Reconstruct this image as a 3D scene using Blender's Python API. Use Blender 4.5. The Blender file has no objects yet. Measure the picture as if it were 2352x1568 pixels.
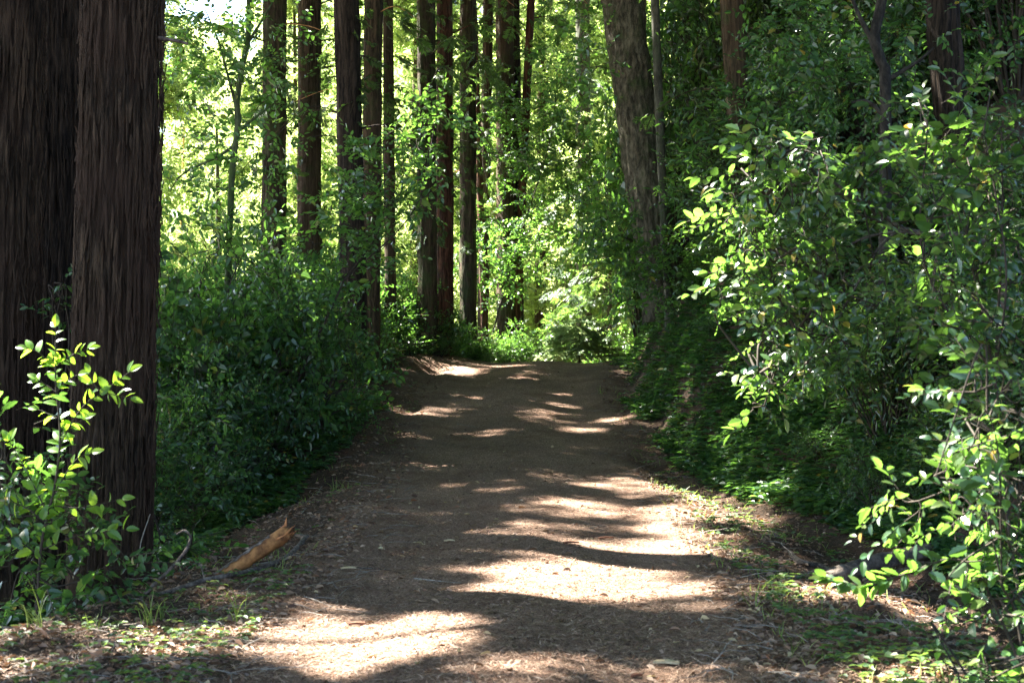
import bpy, math, random
import numpy as np
from mathutils import Vector

random.seed(7)
RG = np.random.default_rng(11)
R = math.radians

# ------------------------------------------------------------------ camera, world, sun, exposure
C = bpy.data.collections.new("forest_trail")
bpy.context.scene.collection.children.link(C)
sc = bpy.context.scene
CAMZ = 1.6
FPX = 3230.0           # focal length in pixels of a 2352 px wide picture
cam = bpy.data.objects.new("camera", bpy.data.cameras.new("camera"))
C.objects.link(cam)
cam.location = (0, 0, CAMZ)
cam.rotation_euler = (R(90), 0, 0)
cam.data.sensor_width = 36
cam.data.lens = 36 * FPX / 2352
cam.data.clip_start = 0.05
cam.data.clip_end = 3000
cam.data.dof.use_dof = True
cam.data.dof.focus_distance = 17
cam.data.dof.aperture_fstop = 4.0
sc.camera = cam

SUN_EL, SUN_AZ = 51.0, -60.0       # azimuth clockwise from +Y
SD = np.array([math.sin(R(SUN_AZ)) * math.cos(R(SUN_EL)),
               math.cos(R(SUN_AZ)) * math.cos(R(SUN_EL)), math.sin(R(SUN_EL))])
world = bpy.data.worlds.new("World")
sc.world = world
world.use_nodes = True
wn = world.node_tree
bg = wn.nodes["Background"]
sky = wn.nodes.new("ShaderNodeTexSky")
sky.sky_type = 'NISHITA'
sky.sun_disc = False
sky.sun_elevation = R(SUN_EL)
sky.sun_rotation = R(SUN_AZ % 360)
wn.links.new(sky.outputs[0], bg.inputs[0])
bg.inputs[1].default_value = 0.055
sl = bpy.data.lights.new("sun", 'SUN')
sl.energy = 5.0
sl.angle = R(0.55)
sl.color = (1.0, 0.95, 0.86)
so = bpy.data.objects.new("sun", sl)
C.objects.link(so)
so.rotation_euler = Vector(SD).to_track_quat('Z', 'Y').to_euler()
sc.view_settings.view_transform = 'Standard'
sc.view_settings.look = 'None'
sc.view_settings.gamma = 1
sc.view_settings.exposure = 4.0
try:
    sc.cycles.max_bounces = 8
    sc.cycles.diffuse_bounces = 5
    sc.cycles.glossy_bounces = 2
    sc.cycles.transmission_bounces = 6
    sc.cycles.transparent_max_bounces = 4
    sc.cycles.sample_clamp_indirect = 6
    sc.cycles.use_denoising = True
    sc.cycles.use_adaptive_sampling = False
    sc.cycles.denoising_prefilter = 'NONE'
except Exception:
    pass


def at(px, py, Y):
    """a point at distance Y that the photograph shows at (px, py)"""
    return np.array([(px - 1176) / FPX * Y, Y, CAMZ - (py - 784) / FPX * Y])


# ------------------------------------------------------------------ noise and terrain
_P = np.random.default_rng(3).random(65536)


def _h(ix, iy, iz):
    return _P[(ix * 7919 + iy * 104729 + iz * 1299709 + (ix * iy) * 31 + iy * iz * 17) & 65535]


def vn(x, y, z=0.0):
    x, y, z = np.broadcast_arrays(np.asarray(x, float), np.asarray(y, float), np.asarray(z, float))
    ix = np.floor(x).astype(np.int64); iy = np.floor(y).astype(np.int64); iz = np.floor(z).astype(np.int64)
    fx, fy, fz = x - ix, y - iy, z - iz
    fx, fy, fz = [f * f * (3 - 2 * f) for f in (fx, fy, fz)]
    r = 0
    for a in (0, 1):
        for b in (0, 1):
            for c in (0, 1):
                w = (fx if a else 1 - fx) * (fy if b else 1 - fy) * (fz if c else 1 - fz)
                r = r + w * _h(ix + a, iy + b, iz + c)
    return r * 2 - 1


def fbm(x, y, z=0.0, o=4):
    r, a = 0, 1.0
    for k in range(o):
        r = r + a * vn(np.asarray(x) * 2 ** k + 13.7 * k, np.asarray(y) * 2 ** k + 5.1 * k, np.asarray(z) * 2 ** k)
        a *= 0.5
    return r


def sst(a, b, x):
    t = np.clip((x - a) / (b - a), 0, 1)
    return t * t * (3 - 2 * t)


def prof(y):
    y = np.asarray(y, float)
    X = [-30, 0, 7, 9, 12, 16, 19, 21.5, 24.5, 27.2, 29, 36, 50, 90, 200]
    Z = [0, 0, -.06, -.13, -.08, .05, .25, .5, .86, 1.17, 1.2, .5, -1.2, -4, -4]
    return sum(np.interp(y + d, X, Z) for d in (-.9, -.45, 0, .45, .9)) / 5


def cen(y):
    return np.interp(y, [0, 7, 10, 14, 20, 24, 27, 29, 31, 34, 60], [-.3, -.15, .05, .15, .05, .15, .35, .75, 1.4, 2.4, 9])


def shelf(y):
    return np.interp(y, [0, 8, 10, 13, 18, 24, 30, 40, 80], [3.1, 2.85, 2.6, 2.2, 1.65, 1.5, 1.4, 1.4, 1.0])


def toe(y):
    return np.interp(y, [0, 8, 12, 14, 16, 20, 24, 27, 32, 45, 90], [3.6, 3.6, 3.3, 2.9, 2.5, 2.0, 1.95, 2.15, 2.6, 4.5, 12])


def H(x, y, rough=True):
    x = np.asarray(x, float); y = np.asarray(y, float)
    p = prof(y)
    dl = np.maximum(0, -x - shelf(y))
    w = sst(14.5, 20, y) * (1 - sst(28, 36, y))
    near = -4 * np.tanh(.42 * dl / 4)
    berm = .42 * (1 - np.exp(-dl / .55)) - 2.2 * np.tanh(.16 * dl / 2.2)
    r = p + near * (1 - w) + berm * w
    dr = np.maximum(0, x - toe(y))
    s = np.interp(y, [0, 8, 12, 16, 20, 28, 36, 60], [.5, .55, .75, 1.05, 1.5, 1.5, 1.0, .4])
    rise = s * np.minimum(dr, 1.9) + .62 * np.maximum(0, dr - 1.9)
    rise = 16 * np.tanh(rise / 16) * sst(0, .5, dr + .15 * np.minimum(dr, 1))
    r = r + rise
    # shallow swale between the trail and the toe of the bank
    sw = np.exp(-((x - (toe(y) - .5)) / .45) ** 2) * (1 - sst(17, 21, y)) * .16
    r = r - sw
    # wheel ruts and crown
    d = x - cen(y)
    tr = 1 - sst(1.3, 1.9, np.abs(d))
    r = r + tr * .025 * np.cos(d * 3.6)
    if rough:
        r = r + fbm(x * .9, y * .9, 0, 3) * (.012 + .085 * (1 - tr)) + fbm(x * 5, y * 5, 2, 2) * (.004 + .014 * (1 - tr))
        r = r + fbm(x * .25 + 9, y * .25, 0, 3) * .5 * sst(1.0, 6, dr) + fbm(x * .3, y * .3, 4, 3) * .3 * sst(2, 6, dl)
        r = r + fbm(x * .02, y * .02, 7, 3) * 3 * sst(70, 160, np.hypot(x, y))
    return r


def h1(x, y):
    return float(H(x, y))


def ground_at(px, py):
    """first terrain hit of the view ray through (px, py)"""
    Y = np.arange(4, 60, .03)
    x = (px - 1176) / FPX * Y
    z = CAMZ - (py - 784) / FPX * Y
    k = np.nonzero(z < H(x, Y, False))[0]
    i = k[0] if len(k) else len(Y) - 1
    return np.array([x[i], Y[i], h1(x[i], Y[i])])


# ------------------------------------------------------------------ mesh accumulation
class MB:
    def __init__(self):
        self.v = []; self.f = []; self.m = []; self.n = 0

    def add(self, V, F, mat=0):
        """V (n,3); F (k,3 or 4)"""
        F = np.asarray(F, np.int64)
        self.v.append(np.asarray(V, float).reshape(-1, 3))
        self.f.append(F + self.n)
        self.m.append(np.full(len(F), mat, np.int32))
        self.n += len(self.v[-1])

    def join(self, o):
        for V, F, M in zip(o.v, o.f, o.m):
            pass
        off = self.n
        self.v += o.v; self.f += [F + off for F in o.f]; self.m += o.m; self.n += o.n

    def build(self, name, mats, parent=None, smooth=True, origin=None):
        V = np.concatenate(self.v) if self.v else np.zeros((0, 3))
        if origin is not None:
            V = V - np.asarray(origin)
        me = bpy.data.meshes.new(name)
        me.vertices.add(len(V)); me.vertices.foreach_set("co", V.astype(np.float32).ravel())
        tot = np.concatenate([np.full(len(F), F.shape[1], np.int32) for F in self.f])
        loops = np.concatenate([F.ravel() for F in self.f]).astype(np.int32)
        st = np.concatenate([[0], np.cumsum(tot)[:-1]]).astype(np.int32)
        me.loops.add(len(loops)); me.loops.foreach_set("vertex_index", loops)
        me.polygons.add(len(tot)); me.polygons.foreach_set("loop_start", st); me.polygons.foreach_set("loop_total", tot)
        if not isinstance(mats, (list, tuple)): mats = [mats]
        for m in mats: me.materials.append(m)
        me.polygons.foreach_set("material_index", np.concatenate(self.m))
        me.polygons.foreach_set("use_smooth", np.full(len(tot), bool(smooth)))
        me.update(calc_edges=True)
        o = bpy.data.objects.new(name, me)
        C.objects.link(o)
        if origin is not None and parent is None: o.location = origin
        if parent is not None: o.parent = parent
        return o


def tag(o, label=None, cat=None, group=None, kind=None):
    if label: o["label"] = label
    if cat: o["category"] = cat
    if group: o["group"] = group
    if kind: o["kind"] = kind
    return o


def empty(name, loc, label, cat, group=None, rz=0, s=1):
    o = bpy.data.objects.new(name, None)
    C.objects.link(o); o.location = loc; o.rotation_euler = (0, 0, rz); o.scale = (s, s, s)
    o.empty_display_size = .2
    return tag(o, label, cat, group)


def tube(pts, rad, n=6, cap=True, jit=0.0):
    pts = np.asarray(pts, float); rad = np.broadcast_to(np.asarray(rad, float), (len(pts),))
    T = np.gradient(pts, axis=0); T /= np.linalg.norm(T, axis=1)[:, None] + 1e-9
    ref = np.array([0, 0, 1.0]) if abs(T[:, 2]).mean() < .8 else np.array([1.0, 0, 0])
    A = np.cross(T, ref); A /= np.linalg.norm(A, axis=1)[:, None] + 1e-9
    B = np.cross(T, A)
    th = np.linspace(0, 2 * np.pi, n, endpoint=False)
    rr = rad[:, None] * (1 + jit * RG.uniform(-1, 1, (len(pts), n)))
    V = pts[:, None] + rr[..., None] * (np.cos(th)[None, :, None] * A[:, None] + np.sin(th)[None, :, None] * B[:, None])
    V = V.reshape(-1, 3)
    F = []
    for i in range(len(pts) - 1):
        for j in range(n):
            F.append((i * n + j, i * n + (j + 1) % n, (i + 1) * n + (j + 1) % n, (i + 1) * n + j))
    return V, np.array(F)


def curve(pts, k=8):
    """Catmull-Rom through the points"""
    P = np.asarray(pts, float)
    P = np.vstack([2 * P[0] - P[1], P, 2 * P[-1] - P[-2]])
    out = []
    for i in range(1, len(P) - 2):
        for t in np.linspace(0, 1, k, endpoint=False):
            a, b, c, d = P[i - 1], P[i], P[i + 1], P[i + 2]
            out.append(.5 * (2 * b + (c - a) * t + (2 * a - 5 * b + 4 * c - d) * t * t + (3 * b - a - 3 * c + d) * t ** 3))
    out.append(P[-2])
    return np.array(out)


# ------------------------------------------------------------------ materials
def nm(name):
    m = bpy.data.materials.new(name); m.use_nodes = True
    return m, m.node_tree.nodes, m.node_tree.links, m.node_tree.nodes["Principled BSDF"]


def ramp(N, stops):
    r = N.new("ShaderNodeValToRGB")
    while len(r.color_ramp.elements) < len(stops): r.color_ramp.elements.new(.5)
    for e, (p, c) in zip(r.color_ramp.elements, stops):
        e.position = p; e.color = (*c, 1)
    return r


def leaf_mat(name, cols, trans=(0.10, 0.22, 0.02), tf=.42, rough=.42, spec=.5, odd=False):
    m, N, L, P = nm(name)
    g = N.new("ShaderNodeNewGeometry")
    k = len(cols)
    rp = ramp(N, [(i / max(1, k - 1) * (.955 if odd else 1), c) for i, c in enumerate(cols)] + ([(1.0, (.26, .15, .02))] if odd else []))
    L.new(g.outputs["Random Per Island"], rp.inputs[0])
    L.new(rp.outputs[0], P.inputs["Base Color"])
    P.inputs["Roughness"].default_value = rough
    P.inputs["Specular IOR Level"].default_value = spec
    t = N.new("ShaderNodeBsdfTranslucent")
    mx = N.new("ShaderNodeMixRGB"); mx.blend_type = 'MULTIPLY'; mx.inputs[0].default_value = 1
    a = N.new("ShaderNodeMath"); a.operation = 'MULTIPLY_ADD'
    a.inputs[1].default_value = .9; a.inputs[2].default_value = .55
    L.new(g.outputs["Random Per Island"], a.inputs[0])
    mx.inputs[1].default_value = (*trans, 1)
    L.new(a.outputs[0], mx.inputs[2])
    L.new(mx.outputs[0], t.inputs[0])
    ms = N.new("ShaderNodeMixShader"); ms.inputs[0].default_value = tf
    L.new(P.outputs[0], ms.inputs[1]); L.new(t.outputs[0], ms.inputs[2])
    L.new(ms.outputs[0], N["Material Output"].inputs[0])
    return m


def bark_mat(name, dark, light, sx=9, sz=.9, bump=.8, moss=None, mossamt=.5, extra=None, dist=.02):
    m, N, L, P = nm(name)
    tc = N.new("ShaderNodeTexCoord")
    mp = N.new("ShaderNodeMapping"); mp.inputs["Scale"].default_value = (sx, sx, sz)
    L.new(tc.outputs["Object"], mp.inputs[0])
    # warp so that the fibres wander
    w = N.new("ShaderNodeTexNoise"); w.inputs["Scale"].default_value = 2.5; w.inputs["Detail"].default_value = 3
    L.new(tc.outputs["Object"], w.inputs[0])
    va = N.new("ShaderNodeVectorMath"); va.operation = 'MULTIPLY_ADD'
    va.inputs[1].default_value = (1.3, 1.3, .3)
    L.new(w.outputs["Color"], va.inputs[0]); L.new(mp.outputs[0], va.inputs[2])
    n1 = N.new("ShaderNodeTexNoise"); n1.inputs["Scale"].default_value = 2.2; n1.inputs["Detail"].default_value = 9
    n1.inputs["Roughness"].default_value = .78
    L.new(va.outputs[0], n1.inputs[0])
    nc = N.new("ShaderNodeTexNoise"); nc.inputs["Scale"].default_value = .75; nc.inputs["Detail"].default_value = 5; nc.inputs["Roughness"].default_value = .6
    L.new(va.outputs[0], nc.inputs[0])
    rg = N.new("ShaderNodeMath"); rg.operation = 'SUBTRACT'; rg.inputs[1].default_value = .5; L.new(nc.outputs[0], rg.inputs[0])
    ra = N.new("ShaderNodeMath"); ra.operation = 'ABSOLUTE'; L.new(rg.outputs[0], ra.inputs[0])
    hm = N.new("ShaderNodeMath"); hm.operation = 'MULTIPLY_ADD'; hm.inputs[1].default_value = 1.5; L.new(ra.outputs[0], hm.inputs[0])
    hs = N.new("ShaderNodeMath"); hs.operation = 'SUBTRACT'; hs.inputs[1].default_value = .10; L.new(n1.outputs[0], hs.inputs[0]); L.new(hs.outputs[0], hm.inputs[2])
    n1 = hm
    rp = ramp(N, [(.36, dark), (.5, tuple(.6 * a + .4 * b for a, b in zip(dark, light))), (.70, light)])
    L.new(n1.outputs[0], rp.inputs[0])
    col = rp.outputs[0]
    n2 = N.new("ShaderNodeTexNoise"); n2.inputs["Scale"].default_value = 1.1; n2.inputs["Detail"].default_value = 4
    L.new(tc.outputs["Object"], n2.inputs[0])
    if extra is not None:
        r2 = ramp(N, [(.45, (0, 0, 0)), (.62, (1, 1, 1))]); L.new(n2.outputs[0], r2.inputs[0])
        mx = N.new("ShaderNodeMixRGB"); mx.inputs[2].default_value = (*extra, 1)
        L.new(r2.outputs[0], mx.inputs[0]); L.new(col, mx.inputs[1]); col = mx.outputs[0]
    if moss is not None:
        n3 = N.new("ShaderNodeTexNoise"); n3.inputs["Scale"].default_value = 3.3; n3.inputs["Detail"].default_value = 7
        n3.inputs["Roughness"].default_value = .7
        L.new(tc.outputs["Object"], n3.inputs[0])
        r3 = ramp(N, [(.62 - .3 * mossamt, (0, 0, 0)), (.8 - .3 * mossamt, (1, 1, 1))]); L.new(n3.outputs[0], r3.inputs[0])
        mx = N.new("ShaderNodeMixRGB"); mx.inputs[2].default_value = (*moss, 1)
        L.new(r3.outputs[0], mx.inputs[0]); L.new(col, mx.inputs[1]); col = mx.outputs[0]
    L.new(col, P.inputs["Base Color"])
    P.inputs["Roughness"].default_value = .9
    P.inputs["Specular IOR Level"].default_value = .25
    b = N.new("ShaderNodeBump"); b.inputs["Strength"].default_value = bump; b.inputs["Distance"].default_value = dist
    L.new(n1.outputs[0], b.inputs["Height"]); L.new(b.outputs[0], P.inputs["Normal"])
    return m


def plain_mat(name, c1, c2, scale=12, rough=.85, bump=.4, stretch=(1, 1, 1)):
    m, N, L, P = nm(name)
    tc = N.new("ShaderNodeTexCoord")
    mp = N.new("ShaderNodeMapping"); mp.inputs["Scale"].default_value = stretch
    L.new(tc.outputs["Object"], mp.inputs[0])
    n = N.new("ShaderNodeTexNoise"); n.inputs["Scale"].default_value = scale; n.inputs["Detail"].default_value = 7
    n.inputs["Roughness"].default_value = .65
    L.new(mp.outputs[0], n.inputs[0])
    r = ramp(N, [(.35, c1), (.65, c2)]); L.new(n.outputs[0], r.inputs[0]); L.new(r.outputs[0], P.inputs["Base Color"])
    P.inputs["Roughness"].default_value = rough; P.inputs["Specular IOR Level"].default_value = .3
    b = N.new("ShaderNodeBump"); b.inputs["Strength"].default_value = bump; b.inputs["Distance"].default_value = .01
    L.new(n.outputs[0], b.inputs["Height"]); L.new(b.outputs[0], P.inputs["Normal"])
    return m


M = {}
M['leaf_dark'] = leaf_mat("tanoak_leaf", [(.015, .042, .022), (.025, .068, .030), (.038, .090, .038), (.055, .105, .040)], (.14, .32, .04), .40, .34, .55, True)
M['leaf_mid'] = leaf_mat("hazel_leaf", [(.026, .078, .032), (.040, .105, .038), (.055, .13, .042), (.08, .14, .038)], (.19, .40, .05), .44, .32, .7, True)
M['leaf_glossy'] = leaf_mat("bay_leaf", [(.012, .034, .018), (.020, .052, .024), (.030, .070, .027), (.060, .085, .022), (.05, .09, .028)], (.19, .39, .05), .38, .28, .7, True)
M['leaf_bright'] = leaf_mat("young_leaf", [(.07, .17, .03), (.10, .20, .03), (.09, .22, .05)], (.36, .58, .04), .5, .36, .5)
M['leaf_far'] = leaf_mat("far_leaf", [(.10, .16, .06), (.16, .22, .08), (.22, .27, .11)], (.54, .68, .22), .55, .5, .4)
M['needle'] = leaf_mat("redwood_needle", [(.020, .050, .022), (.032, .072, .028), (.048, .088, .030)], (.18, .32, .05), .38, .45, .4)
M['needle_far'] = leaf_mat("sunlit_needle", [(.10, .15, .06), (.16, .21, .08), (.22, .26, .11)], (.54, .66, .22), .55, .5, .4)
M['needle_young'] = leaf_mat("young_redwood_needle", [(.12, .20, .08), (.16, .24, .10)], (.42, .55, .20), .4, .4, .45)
M['cover'] = leaf_mat("seedling_leaf", [(.03, .075, .03), (.05, .10, .035), (.07, .13, .045), (.14, .13, .035)], (.20, .32, .05), .4, .45, .4)
M['fern'] = leaf_mat("fern_frond", [(.02, .07, .025), (.035, .10, .03)], (.14, .30, .04), .35, .45, .4)
M['grass'] = leaf_mat("grass_blade", [(.08, .15, .03), (.13, .20, .05), (.20, .22, .08)], (.35, .45, .08), .4, .45, .4)
M['litter'] = leaf_mat("dry_leaf", [(.05, .028, .018), (.11, .065, .04), (.17, .11, .07), (.30, .22, .15), (.18, .07, .03)], (.2, .1, .04), .15, .6, .4)
M['litter_pale'] = leaf_mat("pale_dry_leaf", [(.40, .30, .16), (.46, .38, .22), (.36, .22, .10)], (.3, .2, .08), .15, .6, .4)
M['needle_lit'] = leaf_mat("fallen_needle", [(.03, .018, .012), (.10, .055, .034), (.20, .12, .075), (.38, .27, .19), (.15, .055, .025)], (.1, .05, .03), .1, .6, .4)
M['twig'] = plain_mat("twig_bark", (.020, .016, .011), (.055, .042, .030), 20)
M['twig_pale'] = plain_mat("dead_twig", (.12, .10, .085), (.28, .25, .21), 25)
M['redwood'] = bark_mat("redwood_bark", (.018, .013, .007), (.165, .112, .062), 13, .8, 1.0, moss=(.055, .060, .022), mossamt=.4, extra=(.070, .046, .026), dist=.05)
M['redwood_near'] = bark_mat("old_redwood_bark", (.016, .011, .007), (.125, .083, .052), 10, 1.0, 1.0, extra=(.055, .033, .022), dist=.06)
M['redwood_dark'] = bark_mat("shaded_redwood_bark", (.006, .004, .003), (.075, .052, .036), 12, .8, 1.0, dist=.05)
M['redwood_moss'] = bark_mat("mossy_redwood_bark", (.018, .012, .008), (.13, .088, .055), 12, .8, 1.0, moss=(.050, .062, .020), mossamt=.6, dist=.05)
M['redwood_red'] = bark_mat("red_redwood_bark", (.03, .013, .008), (.20, .088, .050), 12, .8, .9, moss=(.05, .065, .02), mossamt=.3, dist=.05)
M['fir'] = bark_mat("fir_bark", (.035, .030, .020), (.20, .175, .12), 7, 2.6, 1.0, moss=(.05, .07, .025), mossamt=.35, dist=.03)
M['pale_bark'] = bark_mat("grey_bark", (.035, .034, .024), (.12, .115, .085), 10, 3, .7, moss=(.05, .07, .03), mossamt=.4)
M['moss_bark'] = bark_mat("mossy_grey_bark", (.03, .04, .02), (.12, .14, .07), 8, 3, .6, moss=(.05, .09, .02), mossamt=.6)
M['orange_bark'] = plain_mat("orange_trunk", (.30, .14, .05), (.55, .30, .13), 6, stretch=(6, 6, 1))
M['oak'] = bark_mat("oak_bark", (.010, .009, .008), (.05, .045, .035), 9, 4, .7)
M['dead_branch'] = bark_mat("dead_branch_bark", (.05, .04, .035), (.22, .18, .155), 14, 14, .7)
M['log_bark'] = bark_mat("grey_log_bark", (.035, .028, .022), (.16, .13, .105), 9, 9, .9, moss=(.07, .08, .04), mossamt=.2)


def ground_material():
    m, N, L, P = nm("forest_floor")
    tc = N.new("ShaderNodeTexCoord")
    O = tc.outputs["Object"]
    sep = N.new("ShaderNodeSeparateXYZ"); L.new(O, sep.inputs[0])

    def noise(s, d=6, r=.6, vec=O):
        n = N.new("ShaderNodeTexNoise"); n.inputs["Scale"].default_value = s; n.inputs["Detail"].default_value = d
        n.inputs["Roughness"].default_value = r; L.new(vec, n.inputs[0]); return n.outputs[0]

    fine = noise(55, 8, .75)
    # packed dirt with needles on the tread, darker humus beside it
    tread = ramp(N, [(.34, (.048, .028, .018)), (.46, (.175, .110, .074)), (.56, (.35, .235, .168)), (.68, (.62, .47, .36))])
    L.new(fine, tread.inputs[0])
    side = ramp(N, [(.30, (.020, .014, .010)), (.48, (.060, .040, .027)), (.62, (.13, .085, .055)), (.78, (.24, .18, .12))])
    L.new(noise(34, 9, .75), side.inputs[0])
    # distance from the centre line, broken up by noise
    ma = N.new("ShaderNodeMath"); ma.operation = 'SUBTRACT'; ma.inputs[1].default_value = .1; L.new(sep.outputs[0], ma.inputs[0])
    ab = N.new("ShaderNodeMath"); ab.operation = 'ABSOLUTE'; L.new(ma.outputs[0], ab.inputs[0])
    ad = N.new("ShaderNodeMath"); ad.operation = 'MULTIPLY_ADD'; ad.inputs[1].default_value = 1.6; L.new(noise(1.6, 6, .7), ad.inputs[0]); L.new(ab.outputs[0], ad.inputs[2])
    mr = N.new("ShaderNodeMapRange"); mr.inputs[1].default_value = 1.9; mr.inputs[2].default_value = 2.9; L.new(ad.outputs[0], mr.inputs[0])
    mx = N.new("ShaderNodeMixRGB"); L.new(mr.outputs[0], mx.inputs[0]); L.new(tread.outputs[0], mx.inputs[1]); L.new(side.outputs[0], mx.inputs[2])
    # broad tone patches
    tone = ramp(N, [(.35, (.72, .70, .68)), (.65, (1.2, 1.17, 1.15))]); L.new(noise(.9, 4), tone.inputs[0])
    m2 = N.new("ShaderNodeMixRGB"); m2.blend_type = 'MULTIPLY'; m2.inputs[0].default_value = 1
    L.new(mx.outputs[0], m2.inputs[1]); L.new(tone.outputs[0], m2.inputs[2])
    # reddish needle drift
    red = ramp(N, [(.5, (0, 0, 0)), (.68, (.55, .55, .55))]); L.new(noise(2.3, 5, .7), red.inputs[0])
    m3 = N.new("ShaderNodeMixRGB"); m3.inputs[2].default_value = (.13, .055, .03, 1)
    L.new(red.outputs[0], m3.inputs[0]); L.new(m2.outputs[0], m3.inputs[1])
    L.new(m3.outputs[0], P.inputs["Base Color"])
    P.inputs["Roughness"].default_value = .92; P.inputs["Specular IOR Level"].default_value = .2
    b = N.new("ShaderNodeBump"); b.inputs["Strength"].default_value = 1; b.inputs["Distance"].default_value = .035
    L.new(fine, b.inputs["Height"]); L.new(b.outputs[0], P.inputs["Normal"])
    return m


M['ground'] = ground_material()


# ------------------------------------------------------------------ ground and trail
def sheet(name, xs, ys, zoff=0.0, xfun=None):
    X, Y = np.meshgrid(xs, ys)
    if xfun is not None: X = xfun(X, Y)
    Z = H(X, Y) + zoff
    nx, ny = len(xs), len(ys)
    V = np.stack([X, Y, Z], -1).reshape(-1, 3)
    i, j = np.meshgrid(np.arange(nx - 1), np.arange(ny - 1))
    a = (j * nx + i).ravel()
    F = np.stack([a, a + 1, a + 1 + nx, a + nx], 1)
    mb = MB(); mb.add(V, F)
    return mb.build(name, M['ground'])


def spread(a, b, c, n, k):
    """n samples from a to b, dense near c"""
    t = np.linspace(np.arcsinh((a - c) / k), np.arcsinh((b - c) / k), n)
    return c + k * np.sinh(t)


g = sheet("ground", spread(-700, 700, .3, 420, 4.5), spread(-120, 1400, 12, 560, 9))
tag(g, "brown forest floor of needles, dry leaves and humus beside the trail", None, None, "structure")
ys = np.concatenate([np.arange(-8, 20, .09), np.arange(20, 35, .16)])
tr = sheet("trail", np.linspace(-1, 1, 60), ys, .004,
           lambda X, Y: cen(Y) + X * (1.52 + .16 * fbm(Y * .6, np.sign(X) * 3.3, 1, 3)))
tag(tr, "broad brown dirt trail dappled with sunlight, rising to a crest", None, None, "structure")

# ------------------------------------------------------------------ leaves, sprigs, fronds
def leaf_tpl(L=1.0, w=.24, fold=.18, droop=.12, serr=0):
    """one folded leaf along +Y, 2 quads (or a finer toothed one)"""
    if not serr:
        V = np.array([[0, 0, 0], [-w * .9, .32, fold * w], [-w * .8, .68, fold * w - droop * .4], [0, 1, -droop],
                      [w * .8, .68, fold * w - droop * .4], [w * .9, .32, fold * w]]) * L
        return V, np.array([[0, 3, 2, 1], [0, 5, 4, 3]])
    n = serr
    t = np.linspace(0, 1, n)
    hw = w * np.sin(np.pi * np.clip(t, 0, 1) ** .85) ** .7 * (1 + .10 * np.where(np.arange(n) % 2, 1, -1))
    hw[0] = .012; hw[-1] = .004
    zc = -droop * t ** 2
    Vc = np.stack([0 * t, t, zc], 1); Vl = np.stack([-hw, t, zc + fold * hw], 1); Vr = np.stack([hw, t, zc + fold * hw], 1)
    V = np.concatenate([Vc, Vl, Vr]) * L
    F = []
    for i in range(n - 1):
        F += [(i, i + 1, n + i + 1, n + i), (i, 2 * n + i, 2 * n + i + 1, i + 1)]
    return V, np.array(F)


def rot_from(dirs, ups=None, roll=None):
    """matrices whose Y column follows dirs and whose Z column is near up"""
    D = dirs / (np.linalg.norm(dirs, axis=1)[:, None] + 1e-9)
    U = np.broadcast_to(np.array([0, 0, 1.0]), D.shape) if ups is None else ups
    X = np.cross(D, U); nx = np.linalg.norm(X, axis=1)
    X[nx < 1e-3] = [1, 0, 0]
    X /= np.linalg.norm(X, axis=1)[:, None]
    Z = np.cross(X, D)
    if roll is not None:
        c, s = np.cos(roll)[:, None], np.sin(roll)[:, None]
        X, Z = X * c + Z * s, Z * c - X * s
    return np.stack([X, D, Z], 2)


def place(mb, tpl, pos, mats, scale, mi=0):
    """copy a template to many places inside one mesh"""
    V, F = tpl
    n = len(pos)
    if not n: return
    W = np.einsum('nij,kj->nki', mats, V) * np.asarray(scale).reshape(-1, 1, 1) + pos[:, None]
    FF = (F[None] + (np.arange(n) * len(V))[:, None, None]).reshape(-1, F.shape[1])
    mb.add(W.reshape(-1, 3), FF, mi)


def sprig_tpl(n=8, L=.34, leaf=.095, w=.24, seed=0, spread_a=58, serr=0, droop=.15):
    """a twig along +Y carrying n leaves: returns list of (V, F, mat)"""
    r = np.random.default_rng(seed)
    t = (np.arange(n) + .9) / n
    yy = L * t
    bend = -.10 * L * t ** 2
    side = np.where(np.arange(n) % 2, 1, -1) * R(1) * (spread_a + r.uniform(-16, 16, n))
    side[-1] = r.uniform(-.2, .2)
    el = r.uniform(-.35, .45, n)
    D = np.stack([np.sin(side) * np.cos(el), np.cos(side) * np.cos(el), np.sin(el)], 1)
    pos = np.stack([np.zeros(n), yy, bend], 1)
    mats = rot_from(D, roll=r.uniform(-.7, .7, n))
    sc_ = leaf * r.uniform(.65, 1.2, n) * (1 - .25 * t)
    tm = MB()
    place(tm, leaf_tpl(1, w, .25, droop, serr), pos, mats, sc_, 0)
    tw = np.stack([np.zeros(4), np.linspace(0, L, 4), -.10 * L * np.linspace(0, 1, 4) ** 2], 1)
    V, F = tube(tw, [.004, .0035, .003, .0015], 3)
    tm.add(V, F, 1)
    return tm


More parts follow.
